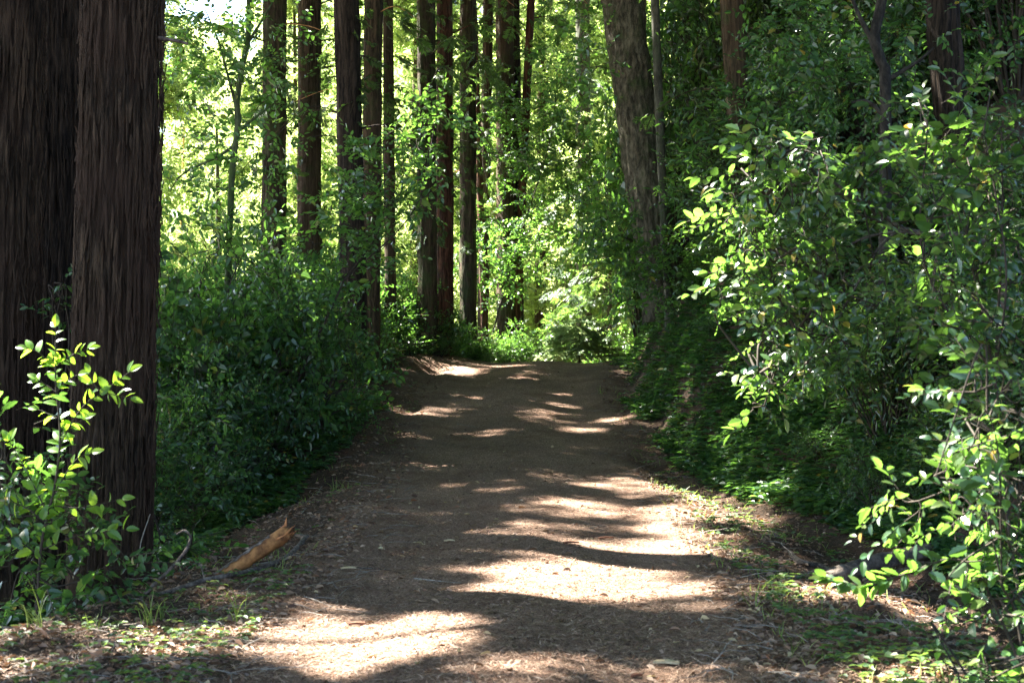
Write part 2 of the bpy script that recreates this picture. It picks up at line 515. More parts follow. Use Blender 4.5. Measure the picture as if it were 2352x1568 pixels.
def frond_tpl(L=.5, n=13, w=.035, blen=.2, seed=0, droop=.2):
    """a flat conifer spray: a rachis with narrow side branchlets"""
    r = np.random.default_rng(seed)
    tm = MB()
    t = (np.arange(2 * n) // 2 + .6) / n
    sg = np.where(np.arange(2 * n) % 2, 1, -1)
    env = np.sin(np.pi * np.clip(.12 + t * .84, 0, 1)) ** .8
    a = sg * R(1) * r.uniform(42, 66, 2 * n)
    el = r.uniform(-.35, .08, 2 * n)
    D = np.stack([np.sin(a) * np.cos(el), np.cos(a) * np.cos(el), np.sin(el)], 1)
    pos = np.stack([0 * t, t * L, -droop * L * t ** 2], 1)
    q = (np.array([[0, 0, 0], [-w, .45, 0], [0, 1, -.12], [w, .45, 0]]), np.array([[0, 3, 2, 1]]))
    q[0][:, 0] /= blen
    place(tm, q, pos, rot_from(D, roll=r.uniform(-.4, .4, 2 * n)), blen * env * r.uniform(.75, 1.15, 2 * n), 0)
    tw = np.stack([np.zeros(4), np.linspace(0, L, 4), -droop * L * np.linspace(0, 1, 4) ** 2], 1)
    V, F = tube(tw, [.006, .005, .004, .001], 3)
    tm.add(V, F, 1)
    return tm


def place_tm(mb, tm, pos, mats, scale):
    for V, F, m in zip(*split_tm(tm)):
        place(mb, (V, F), pos, mats, scale, m)


def split_tm(tm):
    if not hasattr(tm, 'parts'):
        Vs, Fs, Ms, off = [], [], [], 0
        for V, F, m in zip(tm.v, tm.f, tm.m):
            Vs.append(V); Fs.append(F - off); Ms.append(int(m[0])); off += len(V)
        tm.parts = (Vs, Fs, Ms)
    return tm.parts


SPRIG = [sprig_tpl([9, 7, 10, 8, 6][s], [.34, .3, .38, .32, .26][s], [.09, .11, .08, .095, .125][s], [.30, .34, .28, .32, .30][s], s, [58, 66, 50, 60, 70][s], 0, [.15, .35, .1, .25, .4][s]) for s in range(5)]              # broad leaves
SPRIG_LONG = [sprig_tpl(8, .36, .12, .17, 20 + s, 45, 0, .3) for s in range(3)]   # longer leaves
SPRIG_FINE = [sprig_tpl([9, 7, 8, 6, 5][s], [.34, .30, .36, .28, .25][s], [.09, .11, .10, .12, .075][s], [.24, .29, .20, .27, .3][s], 40 + s, [55, 65, 45, 60, 70][s], 9, [.2, .4, .3, .1, .5][s]) for s in range(5)]   # seen close: toothed
FROND = [frond_tpl(seed=s) for s in range(3)]
FROND_FAR = [frond_tpl(.6, 6, .05, .3, 30 + s) for s in range(3)]
FROND_SKY = [frond_tpl(.5, 4, .075, .26, 50 + s) for s in range(3)]


def scatter(mb, tms, P, D, scale, jitter=.5, upmix=.0):
    """sprigs at points P pointing along D"""
    n = len(P)
    D = D + RG.normal(0, jitter, (n, 3)) + np.array([0, 0, upmix])
    mats = rot_from(D, roll=RG.uniform(-.9, .9, n))
    k = RG.integers(0, len(tms), n)
    s = scale * RG.uniform(.75, 1.25, n)
    for i, tm in enumerate(tms):
        q = k == i
        place_tm(mb, tm, P[q], mats[q], s[q])


def blob_points(c, r, n, shell=.35):
    d = RG.normal(0, 1, (n, 3)); d /= np.linalg.norm(d, axis=1)[:, None]
    rr = RG.uniform(shell, 1, (n, 1)) ** .6
    return np.asarray(c) + d * rr * np.asarray(r), d


def clumps_to_plant(name, base, clumps, label, cat, group, tms, leafmat, sprigs=26, scale=1.0, jitter=.5, up=.25,
                    stem_r=.02, stem_mat='twig', stems_from=None, kids=('foliage', 'stem'), extra=None):
    """a woody plant: clumps [(centre, radius)] each reached by a stem from the base (local frame = world, origin at base)"""
    base = np.asarray(base, float)
    root = empty(name, base, label, cat, group)
    mb = MB(); st = MB()
    for c, r in clumps:
        c = np.asarray(c, float); r = np.broadcast_to(np.asarray(r, float), (3,))
        n = max(4, int(sprigs * (r.mean() / .35) ** 1.6))
        P, d = blob_points(c, r, n)
        scatter(mb, tms, P, d * np.array([1, 1, .6]), scale, jitter, up)
        if stems_from is None: b = base + RG.normal(0, .05, 3) * [1, 1, 0]
        else:
            SF = np.atleast_2d(stems_from); dd = np.linalg.norm(SF - c, axis=1) + RG.uniform(0, .35, len(SF)); b = SF[np.argmin(dd)] + [0, 0, .15]
        mid = (b + c) / 2 + RG.normal(0, .12, 3) + [0, 0, .12 * np.linalg.norm(c - b)]
        cv = curve([b - [0, 0, .15], mid, c], 5)
        V, F = tube(cv, np.linspace(stem_r, .004, len(cv)), 5, jit=.1)
        st.add(V, F)
        for q in RG.integers(0, len(P), 4):
            V, F = tube(curve([c, (c + P[q]) / 2 + RG.normal(0, .03, 3), P[q]], 3), [.005, .005, .004, .004, .003, .003, .002], 3)
            st.add(V, F)
    if extra is not None: st.join(extra)
    mb.build(kids[0], [M[leafmat], M['twig']], root, smooth=False, origin=base)
    st.build(kids[1], M[stem_mat], root, origin=base)
    return root


def copy_thing(root, loc, rz, s, label=None, group=None, sz=None):
    r = root.copy(); C.objects.link(r)
    r.location = loc; r.rotation_euler = (0, 0, rz); r.scale = (s, s, sz or s)
    if label: r['label'] = label
    if group: r['group'] = group
    for ch in root.children:
        c = ch.copy(); C.objects.link(c); c.parent = r
    return r


# ------------------------------------------------------------------ where sunlight gets through
LIT = [  # ellipses in the picture of the ground: cx, cy, rx, ry, share of the canopy that is missing
    (840, 1478, 300, 56, 1), (600, 1490, 240, 44, .95), (250, 1520, 300, 42, .62), (110, 1450, 120, 30, .6),
    (1390, 1318, 200, 46, 1), (1560, 1283, 140, 36, 1), (1350, 1245, 170, 26, .75), (1590, 1225, 90, 16, .9),
    (1440, 1545, 260, 36, .9), (1750, 1560, 160, 26, .5), (1380, 1172, 160, 20, .7), (1460, 1112, 90, 13, .6),
    (1280, 1098, 60, 10, .5), (1710, 1165, 150, 48, .95), (1620, 1125, 90, 26, .8), (1790, 1225, 100, 34, .7),
    (1010, 950, 85, 12, .9), (1195, 992, 44, 8, .8), (1330, 950, 80, 18, .75), (1150, 918, 60, 9, .6),
    (1110, 860, 28, 8, 1), (1225, 871, 44, 6, .85), (1190, 843, 90, 5, .8), (1000, 838, 50, 22, .85),
    (1345, 915, 44, 8, .6), (720, 1368, 200, 16, .55), (1260, 1378, 200, 22, .8), (1500, 1370, 90, 18, .6), (1070, 1070, 50, 10, .5),
    (1010, 1180, 100, 10, .5), (1160, 1115, 60, 9, .45), (1850, 1360, 180, 50, .35), (1950, 1540, 260, 50, .4), (2150, 1420, 160, 40, .35),
    (350, 1440, 200, 30, .35), (960, 1330, 60, 8, .3),
]
LIT3 = [  # points in space that the sun reaches: point, radius, share
    (at(125, 800, 9), .28, 1), (at(140, 930, 9), .26, 1), (at(250, 870, 9), .2, 1),
    (at(1730, 350, 10), .36, .95), (at(1680, 470, 10), .5, 1), (at(1680, 600, 10), .36, .9), (at(1710, 780, 10), .3, .9), (at(1700, 900, 10), .35, 1), (at(1900, 390, 10), .2, .5),
    (at(1600, 650, 10.4), .22, .9),
    (at(2320, 330, 9), .25, .5), (at(2260, 560, 9), .2, .8), (at(2310, 680, 9), .25, .8), (at(2280, 920, 6.8), .4, 1), (at(2320, 1000, 6.8), .4, 1),
    (at(2250, 1120, 6.8), .4, .95), (at(2180, 1080, 6.8), .3, .9), (at(1950, 1330, 7), .2, .9), (at(2150, 1320, 7), .3, .45),
    (at(1400, 690, 26), .5, .5), (at(1340, 800, 31), 1.3, 1), (at(1300, 600, 36), 1.5, .6), (at(1450, 560, 36), 1.2, .5), (at(2100, 860, 10), .4, .25),
    (at(780, 640, 18), .3, .5), (at(840, 800, 20), .3, .5), (at(560, 560, 18), .5, .15), (at(1000, 420, 22), .6, .25),
    (at(2270, 1200, 7), .3, .4),
]


def lit_share(P):
    """for canopy points: how much of the canopy to leave out because its shadow would fall on a sunny spot"""
    t = (P[:, 2] - .2) / SD[2]
    for _ in range(7):
        G = P - SD * t[:, None]
        t = t + (G[:, 2] - H(G[:, 0], G[:, 1], False)) / SD[2] * .8
    G = P - SD * t[:, None]
    px = 1176 + FPX * G[:, 0] / np.maximum(G[:, 1], .5)
    py = 784 - FPX * (G[:, 2] - CAMZ) / np.maximum(G[:, 1], .5)
    wob = .9 + .5 * fbm(G[:, 0] * 1.6, G[:, 1] * 1.1, 9, 3)
    k = np.zeros(len(P))
    for cx, cy, rx, ry, s in LIT:
        d = np.sqrt(((px - cx) / rx) ** 2 + ((py - cy) / ry) ** 2) * wob
        k = np.maximum(k, s * (1 - sst(.85, 1.2, d)) * (G[:, 1] > 4))
    for c, r, s in LIT3:
        v = P - c
        d = np.linalg.norm(v - (v @ SD)[:, None] * SD, axis=1)
        k = np.maximum(k, min(1, s * 1.15) * (1 - sst(.8, 1.25, d / (r * 1.15))))
    return k, G


# ------------------------------------------------------------------ trees
def trunk_mesh(path, radii, n=24, ridge=.05, fib=1.0, flare=0.0, seed=0, dz=.18, detail=1.0):
    """a bark column with vertical ridges; path given as points from the base up"""
    path = np.asarray(path, float)
    Ls = np.concatenate([[0], np.cumsum(np.linalg.norm(np.diff(path, axis=0), axis=1))])
    m = max(4, int(Ls[-1] / dz))
    s = np.linspace(0, Ls[-1], m)
    cv = curve(path, 10)
    lc = np.concatenate([[0], np.cumsum(np.linalg.norm(np.diff(cv, axis=0), axis=1))]); lc *= Ls[-1] / lc[-1]
    P = np.stack([np.interp(s, lc, cv[:, k]) for k in range(3)], 1)
    rad = np.interp(s, np.linspace(0, Ls[-1], len(radii)), radii)
    th = np.linspace(0, 2 * np.pi, n, endpoint=False)
    TH, S = np.meshgrid(th, s)
    cx, cy = np.cos(TH), np.sin(TH)
    r = rad[:, None] * (1 + flare * np.exp(-S / .5) * (1 + .35 * np.cos(TH * 5 + seed) + .2 * np.cos(TH * 3 + 2 * seed)))
    f = 5.0 / detail
    warp = .35 * fbm(cx * 1.2 + seed, cy * 1.2, S * .5, 3)
    a = fbm((cx + warp * .35) * f + seed * 3.1, (cy + warp * .35) * f, S * .8 * fib, 5 if n > 60 else 3)
    a = np.abs(a) ** .6 * 2.0 - 1
    r = r * (1 + ridge * 1.6 * a + ridge * .7 * vn(cx * 1.1 + seed, cy * 1.1, S * .35))
    V = np.stack([P[:, None, 0] + r * cx, P[:, None, 1] + r * cy, P[:, None, 2] + 0 * r], -1).reshape(-1, 3)
    i, j = np.meshgrid(np.arange(n), np.arange(m - 1))
    A = (j * n + i).ravel(); B = (j * n + (i + 1) % n).ravel()
    F = np.stack([A, B, B + n, A + n], 1)
    mb = MB(); mb.add(V, F)
    mb.path = P; mb.rad = rad
    return mb


TREES = []     # every tree whose crown carries part of the canopy


class Tree:
    def __init__(self, name, label, cat, base, top, rb, rt, mat, n=20, ridge=.05, flare=.25, mids=(), group=None, dz=.25, detail=1.0, fib=1.0,
                 canopy=True, crownmat='needle'):
        self.base = np.asarray(base, float); self.top = np.asarray(top, float)
        self.root = empty(name, self.base, label, cat, group)
        pts = [self.base - [0, 0, .3]] + [np.asarray(q, float) for q in mids] + [self.top]
        tm = trunk_mesh(pts, [rb] + [rb + (rt - rb) * (k + 1) / (len(pts)) for k in range(len(mids))] + [rt], n, ridge, fib, flare, len(TREES) * 1.7, dz, detail)
        self.path, self.rad = tm.path, tm.rad
        if n >= 150:
            ns = 2600
            zs = RG.uniform(self.base[2], 9.5, ns); ta = RG.uniform(0, 6.28, ns)
            for za, a_ in zip(zs, ta):
                L_ = RG.uniform(.12, .6); q = 5
                zz_ = za + np.linspace(0, L_, q)
                w_ = RG.uniform(.004, .014) * np.array([.3, .8, 1, .9, .25]); aa_ = a_ + np.cumsum(RG.normal(0, .018, q))
                cx_ = np.interp(zz_, tm.path[:, 2], tm.path[:, 0]); cy_ = np.interp(zz_, tm.path[:, 2], tm.path[:, 1]); rr_ = np.interp(zz_, tm.path[:, 2], tm.rad) * 1.05
                out_ = RG.uniform(.0, .03) + RG.uniform(-.01, .03) * np.abs(np.linspace(-1, 1, q)) ** 2
                P_ = np.stack([cx_ + (rr_ + out_) * np.cos(aa_), cy_ + (rr_ + out_) * np.sin(aa_), zz_], 1)
                t_ = np.stack([-np.sin(aa_), np.cos(aa_), 0 * aa_], 1) * w_[:, None]
                o_ = np.stack([np.cos(aa_), np.sin(aa_), 0 * aa_], 1) * .009
                V_ = np.concatenate([P_ - t_, P_ + o_, P_ + t_])
                F_ = [(i, i + 1, q + i + 1, q + i) for i in range(q - 1)] + [(q + i, q + i + 1, 2 * q + i + 1, 2 * q + i) for i in range(q - 1)]
                tm.add(V_, F_)
        tm.build('trunk', M[mat], self.root, origin=self.base)
        self.crown = MB(); self.mat = mat; self.crownmat = crownmat
        self.canopy = canopy
        TREES.append(self)

    def p(self, z):
        return np.array([np.interp(z, self.path[:, 2], self.path[:, k]) for k in range(2)] + [z])

    def r(self, z):
        return float(np.interp(z, self.path[:, 2], self.rad))

    def bough(self, z, az, L, droop=.25, sprays=14, tms=FROND, scale=.8, up=.25, rad=.02, bare=.25, wood=None):
        a = self.p(z); d = np.array([math.sin(az), math.cos(az), 0])
        pts = [a, a + d * L * .5 + [0, 0, up * L * .5], a + d * L + [0, 0, (up - droop) * L]]
        cv = curve(pts, 7)
        V, F = tube(cv, np.linspace(rad, .004, len(cv)), 5, jit=.12)
        mb = MB(); mb.add(V, F)
        mb.build('branch', M[wood or self.mat], self.root, origin=self.base)
        if sprays:
            t = RG.uniform(bare, 1, sprays)
            idx = np.clip((t * (len(cv) - 1)).astype(int), 0, len(cv) - 2)
            fr = t * (len(cv) - 1) - idx
            P = cv[idx] * (1 - fr[:, None]) + cv[idx + 1] * fr[:, None]
            side = np.cross(d, [0, 0, 1.0]) * np.where(RG.random(sprays) < .5, 1, -1)[:, None]
            scatter(self.crown, tms, P, d * .5 + side * .9 + [0, 0, -.35], scale, .3)

    def sprouts(self, z0, z1, n, scale=.55, tms=FROND, az=None, out=.15):
        z = RG.uniform(z0, z1, n)
        a = RG.uniform(0, 2 * np.pi, n)
        d = np.stack([np.sin(a), np.cos(a), -.5 * np.ones(n)], 1)
        P = np.stack([self.p(q) for q in z]) + d * np.array([[self.r(q)] for q in z]) * .9
        P = P + d * RG.uniform(0, out, (n, 1)) * [1, 1, 0]
        scatter(self.crown, tms, P, d, scale, .35)

    def finish(self):
        if self.crown.n:
            self.crown.build('crown', [M[self.crownmat], M['twig']], self.root, smooth=False, origin=self.base)


def px_tree(name, label, Y, top, bot, wpx, mat, ztop=25, taper=.6, gz=None, **kw):
    """a trunk seen at px top[0] at row top[1] and px bot[0] at row bot[1], wpx wide, standing at distance Y"""
    a = at(top[0], top[1], Y); b = at(bot[0], bot[1], Y)
    sx = (a[0] - b[0]) / (a[2] - b[2])
    z0 = h1(b[0], Y) if gz is None else gz
    x0 = b[0] + sx * (z0 - b[2])
    z0 = h1(x0, Y) if gz is None else gz
    base = [x0, Y, z0]
    rb = wpx / FPX * Y / 2 * 1.06
    return Tree(name, label, kw.pop('cat', 'redwood tree'), base, [x0 + sx * (ztop - z0), Y, ztop], rb, rb * taper, mat, **kw)


G_RED = "redwoods standing along the left side of the trail"
# --- the three near trunks on the left
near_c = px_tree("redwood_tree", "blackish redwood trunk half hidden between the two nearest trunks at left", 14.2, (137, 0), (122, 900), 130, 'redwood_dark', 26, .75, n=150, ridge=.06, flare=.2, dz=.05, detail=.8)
near_b = px_tree("redwood_tree", "massive redwood trunk cut by the left edge of the photo", 11.4, (-8, 0), (-22, 900), 184, 'redwood_near', 27, .75, n=200, ridge=.08, flare=.25, dz=.04, detail=.8)
near_a = px_tree("redwood_tree", "massive shaggy-barked redwood trunk, rightmost of the three nearest at left", 10.8, (281, 0), (256, 1000), 156, 'redwood_near', 27, .8, n=230, ridge=.085, flare=.22, dz=.035, detail=.8)
mid = [
    ("brown redwood trunk, leftmost of the row behind the left shrubs", 26, (631, 0), (628, 500), 54, 'redwood_moss'),
    ("brown redwood trunk second from the left in the row behind the shrubs", 27, (712, 0), (711, 500), 52, 'redwood'),
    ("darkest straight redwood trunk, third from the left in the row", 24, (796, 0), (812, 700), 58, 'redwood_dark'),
    ("redwood trunk close beside the darkest trunk, fourth in the row", 25, (858, 0), (850, 700), 43, 'redwood'),
    ("slim redwood trunk just right of the fourth trunk in the row", 28, (891, 0), (897, 700), 25, 'redwood'),
    ("mossy redwood trunk, left half of the touching pair left of centre", 28.4, (979, 0), (982, 780), 42, 'redwood_moss'),
    ("reddish redwood trunk, right half of the touching pair left of centre", 29, (1021, 0), (1022, 790), 38, 'redwood_red'),
    ("mossy redwood trunk standing alone right of the touching pair", 31, (1075, 0), (1076, 740), 38, 'redwood_moss'),
    ("thin leaning redwood stem between the mossy trunk and the red-brown one", 32.5, (1088, 0), (1112, 700), 15, 'redwood_red'),
    ("red-brown redwood trunk just left of the double trunk near the crest", 33.5, (1121, 0), (1109, 740), 24, 'redwood'),
    ("wide dark redwood trunk at the left edge of the crest", 33, (1160, 0), (1163, 800), 42, 'redwood'),
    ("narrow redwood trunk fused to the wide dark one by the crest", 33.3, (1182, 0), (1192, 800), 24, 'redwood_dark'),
    ("thin brick-red redwood stem, last one before the open crest", 33, (1219, 0), (1190, 620), 19, 'redwood_red'),
]
MID = []
for lab, Y, t, b, w, mt in mid:
    tr_ = px_tree("redwood_tree", lab, Y, t, b, w, mt, 24, .72, group=G_RED, n=36, ridge=.07, flare=.15, dz=.2, detail=.7)
    MID.append(tr_)
# --- right-hand trees
fir = px_tree("fir_tree", "thick leaning fir trunk with plated bark on the right bank", 26, (1440, 0), (1512, 560), 88, 'fir', 24, .8, cat='fir tree', n=90, ridge=.06, flare=.2, dz=.08, fib=2.6, detail=.7, mids=[at(1452, 180, 26), at(1430, -400, 26)][:1])
pale = px_tree("slender_tree", "slender pale-barked tree right beside the leaning fir", 24, (1510, 0), (1535, 600), 20, 'pale_bark', 20, .6, cat='tree', n=14, ridge=.05, crownmat='leaf_mid', mids=[at(1512, 200, 24)])
r0 = px_tree("redwood_tree", "faint reddish redwood trunk behind twigs right of the pale tree", 34, (1580, 0), (1588, 300), 36, 'redwood_red', 24, .7, n=30, ridge=.06)
r1 = px_tree("redwood_tree", "straight grey-brown redwood trunk at the top right of centre", 22, (1682, 0), (1705, 380), 50, 'redwood', 24, .8, n=60, ridge=.06, dz=.1, detail=.7)
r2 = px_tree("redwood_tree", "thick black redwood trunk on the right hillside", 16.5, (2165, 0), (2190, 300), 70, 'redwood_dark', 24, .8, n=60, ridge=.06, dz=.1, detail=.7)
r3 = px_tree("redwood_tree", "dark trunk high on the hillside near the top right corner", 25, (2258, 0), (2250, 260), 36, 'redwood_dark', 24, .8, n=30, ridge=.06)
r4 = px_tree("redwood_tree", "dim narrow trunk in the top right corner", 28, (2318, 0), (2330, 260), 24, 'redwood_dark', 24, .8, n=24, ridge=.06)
g1 = px_tree("redwood_tree", "pale grey-green trunk far beyond the crest of the trail", 44, (1340, 400), (1342, 780), 34, 'pale_bark', 24, .8, n=30, ridge=.07, flare=.1)
# --- crooked oak on the right slope
oy = 15
ob = at(2030, 300, oy); ob[2] = h1(ob[0], oy)
oak = Tree("oak_tree", "crooked black-stemmed oak forking on the right hillside", "oak tree", ob, at(2050, -120, oy), .075, .05, 'oak', n=14, ridge=.05,
           mids=[at(2034, 230, oy), at(2026, 150, oy), at(2008, 90, oy), at(2022, 20, oy)], crownmat='leaf_dark', dz=.1, canopy=False)
for pts, r in [([(2012, 110), (1985, 60), (1962, 10), (1940, -60)], .035), ([(2030, 190), (2070, 165), (2110, 140), (2145, 110)], .03),
               ([(2034, 275), (2010, 245), (1985, 232), (1955, 236)], .03)]:
    cv = curve([at(x, y, oy) for x, y in pts], 6)
    V, F = tube(cv, np.linspace(r, .012, len(cv)), 7, jit=.08); b_ = MB(); b_.add(V, F); b_.build('branch', M['oak'], oak.root, origin=oak.base)
# --- small curved mossy tree and the sunlit sapling at left
sap = px_tree("slender_tree", "thin curving mossy tree beside the massive left redwood", 19, (548, 0), (530, 480), 17, 'moss_bark', 9.5, .5, cat='tree', n=12, ridge=.04,
              mids=[at(532, 420, 19), at(548, 300, 19), at(543, 240, 19), at(562, 120, 19), at(572, 30, 19)], crownmat='leaf_mid', canopy=False, flare=.1)
for pts in [[(546, 260), (525, 180), (500, 90), (470, 20)], [(548, 300), (600, 260), (640, 230)], [(545, 330), (500, 360), (420, 400), (390, 440)], [(562, 110), (600, 50), (640, -20)]]:
    cv = curve([at(x, y, 19) for x, y in pts], 6)
    V, F = tube(cv, np.linspace(.025, .007, len(cv)), 6, jit=.1); b_ = MB(); b_.add(V, F); b_.build('branch', M['moss_bark'], sap.root, origin=sap.base)
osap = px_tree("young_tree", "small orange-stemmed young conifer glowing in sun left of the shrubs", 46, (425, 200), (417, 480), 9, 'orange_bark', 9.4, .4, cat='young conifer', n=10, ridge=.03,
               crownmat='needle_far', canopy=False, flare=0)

# boughs in view: conifer sprays on the mid trees
for k, t in enumerate(MID):
    nb = [5, 5, 4, 4, 2, 5, 5, 5, 2, 3, 4, 3, 3][k]
    for q in range(nb):
        az = RG.uniform(0, 2 * np.pi)
        t.bough(RG.uniform(5.0, 12.5), az, RG.uniform(1.2, 2.8), RG.uniform(.2, .6), 12, FROND, RG.uniform(.6, 1.0), RG.uniform(-.1, .25), .018)
    if k in (0, 5, 6, 7, 9, 10):
        t.sprouts(3.5, 11, 170, .42, out=.16)
    else:
        t.sprouts(3.5, 11, 110, .4, out=.18)
for k, zz, az, L in [(0, 8.0, 1.5, 1.1), (0, 7.4, 1.7, 1.0), (1, 6.8, 1.4, 1.3), (2, 5.2, 1.3, 1.6), (3, 5.0, 1.9, 1.4), (6, 5.6, -1.5, 1.7), (6, 4.7, -1.6, 1.4), (5, 6.4, -1.4, 1.2), (5, 5.2, -1.9, 1.2)]:
    MID[k].bough(zz, az, L, .5, 0, up=.1, rad=.022)
for z, az, L in [(5.5, -1.7, 1.5), (6.5, 1.2, 1.4), (7.6, -1.2, 1.5)]:
    r1.bough(z, az, L, .3, 8, FROND, .5, 0, .02)
for q in range(8):
    r0.bough(RG.uniform(5, 10), RG.choice([-1, 1]) * RG.uniform(1, 2), RG.uniform(1.4, 3), .3, 10, FROND, .7, -.1, .03, wood='redwood_red')
for k in (0, 1, 2, 3, 5, 6, 7, 9, 10):
    for q in range(5):
        MID[k].bough(RG.uniform(4.5, 11.5), RG.choice([-1, 1]) * RG.uniform(.7, 2.4), RG.uniform(.8, 2.4), RG.uniform(.1, .7), 3, FROND, .5, RG.uniform(-.2, .3), .013, wood='orange_bark' if q < 2 else 'twig')
# short dead stub on the nearest trunk
cv = curve([at(365, 88, 10.75), at(400, 93, 10.7), at(432, 101, 10.7)], 5)
V, F = tube(cv, np.linspace(.018, .01, len(cv)), 7, jit=.15); b_ = MB(); b_.add(V, F); b_.build('branch_stub', M['dead_branch'], near_a.root, origin=near_a.base)
# long hanging boughs in front of the trail gap, right of centre
gb = px_tree("redwood_tree", "half-hidden young redwood hung with drooping sprays right of the crest", 37, (1475, 300), (1470, 700), 16, 'redwood_moss', 17, .7, n=20, ridge=.05, flare=.1)
for q in range(26):
    z = RG.uniform(2.2, 11.5)
    gb.bough(z, RG.choice([-1, 1], p=[.72, .28]) * RG.uniform(.9, 2.2), RG.uniform(1.6, 3.3), RG.uniform(.4, .9), 15, FROND, RG.uniform(.7, 1.0), .1, .018)
for q in range(16):
    z = RG.uniform(3, 11); g1.bough(z, RG.uniform(0, 6.28), RG.uniform(1.2, 3.2), .4, 12, FROND, .9, .0, .02)
for q in range(26):
    osap.bough(RG.uniform(4.5, 9), RG.uniform(0, 6.28), RG.uniform(.6, 1.6), .1, 7, FROND_FAR, .6, .1, .012)
# broad-leaved crowns
def leafy(tree, clumps, tms, n, scale, up=.0):
    for c, r in clumps:
        P, d = blob_points(c, r, n)
        scatter(tree.crown, tms, P, d, scale, .5, up)
leafy(sap, [(at(x, y, 19 + RG.uniform(-.6, .6)), RG.uniform(.28, .5)) for x, y in
            [(420, 30), (470, 60), (520, 30), (400, 110), (455, 130), (505, 150), (580, 60), (600, 150), (560, 190), (600, 240), (640, 60), (625, 330), (580, 380),
             (545, 430), (500, 420), (470, 350), (485, 230), (520, 340), (410, 440), (395, 210), (650, 200), (540, 500)]], SPRIG, 14, 1.0)
leafy(pale, [(at(x, y, 24 + RG.uniform(-1, 1)), RG.uniform(.4, .7)) for x, y in
             [(1590, 60), (1600, 160), (1610, 330), (1590, 430), (1340, 60), (1300, 120), (1340, 150), (1320, 230), (1290, 40)]], SPRIG, 16, 1.1)
leafy(oak, [(at(x, y, oy + RG.uniform(.6, 3.5)), RG.uniform(.35, .65)) for x, y in
            [(1960, 40), (1900, 20), (1870, 100), (1930, 120), (1840, 40), (1800, 90), (1960, 200), (1900, 230), (2060, 60), (2100, 30), (2090, 150), (2080, 250), (1780, 170),
             (1830, 210), (2290, 60), (2320, 170), (1760, 40), (2330, 20), (1860, 300), (1960, 300), (2260, 240)]], SPRIG, 22, 1.0)

# --- canopy overhead, shared out to the trees; sunny spots stay open
def canopy():
    n = 142000
    g = np.stack([RG.uniform(-14, 19, n), RG.uniform(-9, 35, n), np.zeros(n)], 1)
    g[:, 2] = H(g[:, 0], g[:, 1], False)
    g[:, 2] = np.minimum(g[:, 2], 6)
    z = RG.uniform(13.5, 21, n)
    P = g + SD * ((z - g[:, 2]) / SD[2])[:, None]
    # keep it out of the picture
    ok = P[:, 2] > CAMZ + .27 * np.maximum(P[:, 1], 0) + .8
    P = P[ok]
    # natural clumpiness
    c = fbm(P[:, 0] * .35, P[:, 1] * .35, P[:, 2] * .35, 2)
    P = P[RG.random(len(P)) < np.clip(.95 + c * .5, .15, 1)]
    k, G = lit_share(P)
    P = P[RG.random(len(P)) > k ** .4]
    print('canopy sprays', len(P))
    cs = [t for t in TREES if t.canopy]
    B = np.stack([t.p(17)[:2] for t in cs])
    own = np.argmin(((P[:, None, :2] - B[None]) ** 2).sum(-1), 1)
    for i, t in enumerate(cs):
        Q = P[own == i]
        if not len(Q): continue
        d = Q - t.p(17); d[:, 2] *= .2
        d /= np.linalg.norm(d, axis=1)[:, None] + 1e-6
        scatter(t.crown, FROND_SKY, Q, d + [0, 0, -.25], 1.0, .35)
        for q in RG.integers(0, len(Q), min(5, len(Q))):
            zz = max(12, Q[q][2] - 2.5)
            a = t.p(zz)
            cv = curve([a, (a + Q[q]) / 2 + [0, 0, -.3], Q[q]], 6)
            V, F = tube(cv, np.linspace(min(.09, t.r(zz) * .6), .015, len(cv)), 6, jit=.08)
            b_ = MB(); b_.add(V, F); b_.build('limb', M[t.mat], t.root, origin=t.base)


canopy()
for t in TREES: t.finish()

# ------------------------------------------------------------------ shrubs
def proto_shrub(name, h, w, nc, tms, mat, sprigs, scale, cr=.36):
    cl = []
    for k in range(nc):
        a = RG.uniform(0, 2 * np.pi); rr = math.sqrt(RG.random()) * w
        top = h * math.sqrt(max(.08, 1 - (rr / w) ** 2 * .8))
        cl.append(([math.cos(a) * rr, math.sin(a) * rr, RG.uniform(.18, 1) ** .8 * top], RG.uniform(.7, 1.25) * cr))
    return clumps_to_plant(name, [0, 0, 0], cl, "shrub", "shrub", None, tms, mat, sprigs, scale)


used = set()
PROTO = [proto_shrub("tanoak_shrub", 2.4, 1.1, 40, SPRIG, 'leaf_dark', 11, 1.25),
         proto_shrub("hazel_shrub", 2.0, 1.1, 34, SPRIG, 'leaf_mid', 10, 1.25),
         proto_shrub("tanoak_shrub", 2.8, .9, 36, SPRIG_LONG, 'leaf_dark', 11, 1.2),
         proto_shrub("huckleberry_shrub", 1.0, .75, 24, SPRIG, 'leaf_dark', 26, .55, .26),
         proto_shrub("bay_shrub", 2.3, 1.1, 40, SPRIG_LONG, 'leaf_glossy', 14, 1.15)]


def shrub(k, px, Y, s, label, group, top=None, x=None, sink=0):
    x = (px - 1176) / FPX * Y if x is None else x
    z = h1(x, Y) - .05 - sink
    hh = [2.4, 2.0, 2.8, 1.0, 2.3][k] * 1.08
    sz = s
    if top is not None:           # row of the picture its top reaches
        sz = max(.35, (at(px, top, Y)[2] - z) / hh)
    if k in used:
        return copy_thing(PROTO[k], (x, Y, z), RG.uniform(0, 6.28), s, label, group, sz)
    used.add(k)
    o = PROTO[k]; o.location = (x, Y, z); o.scale = (s, s, sz); o.rotation_euler = (0, 0, RG.uniform(0, 6.28))
    o['label'] = label; o['group'] = group
    return o


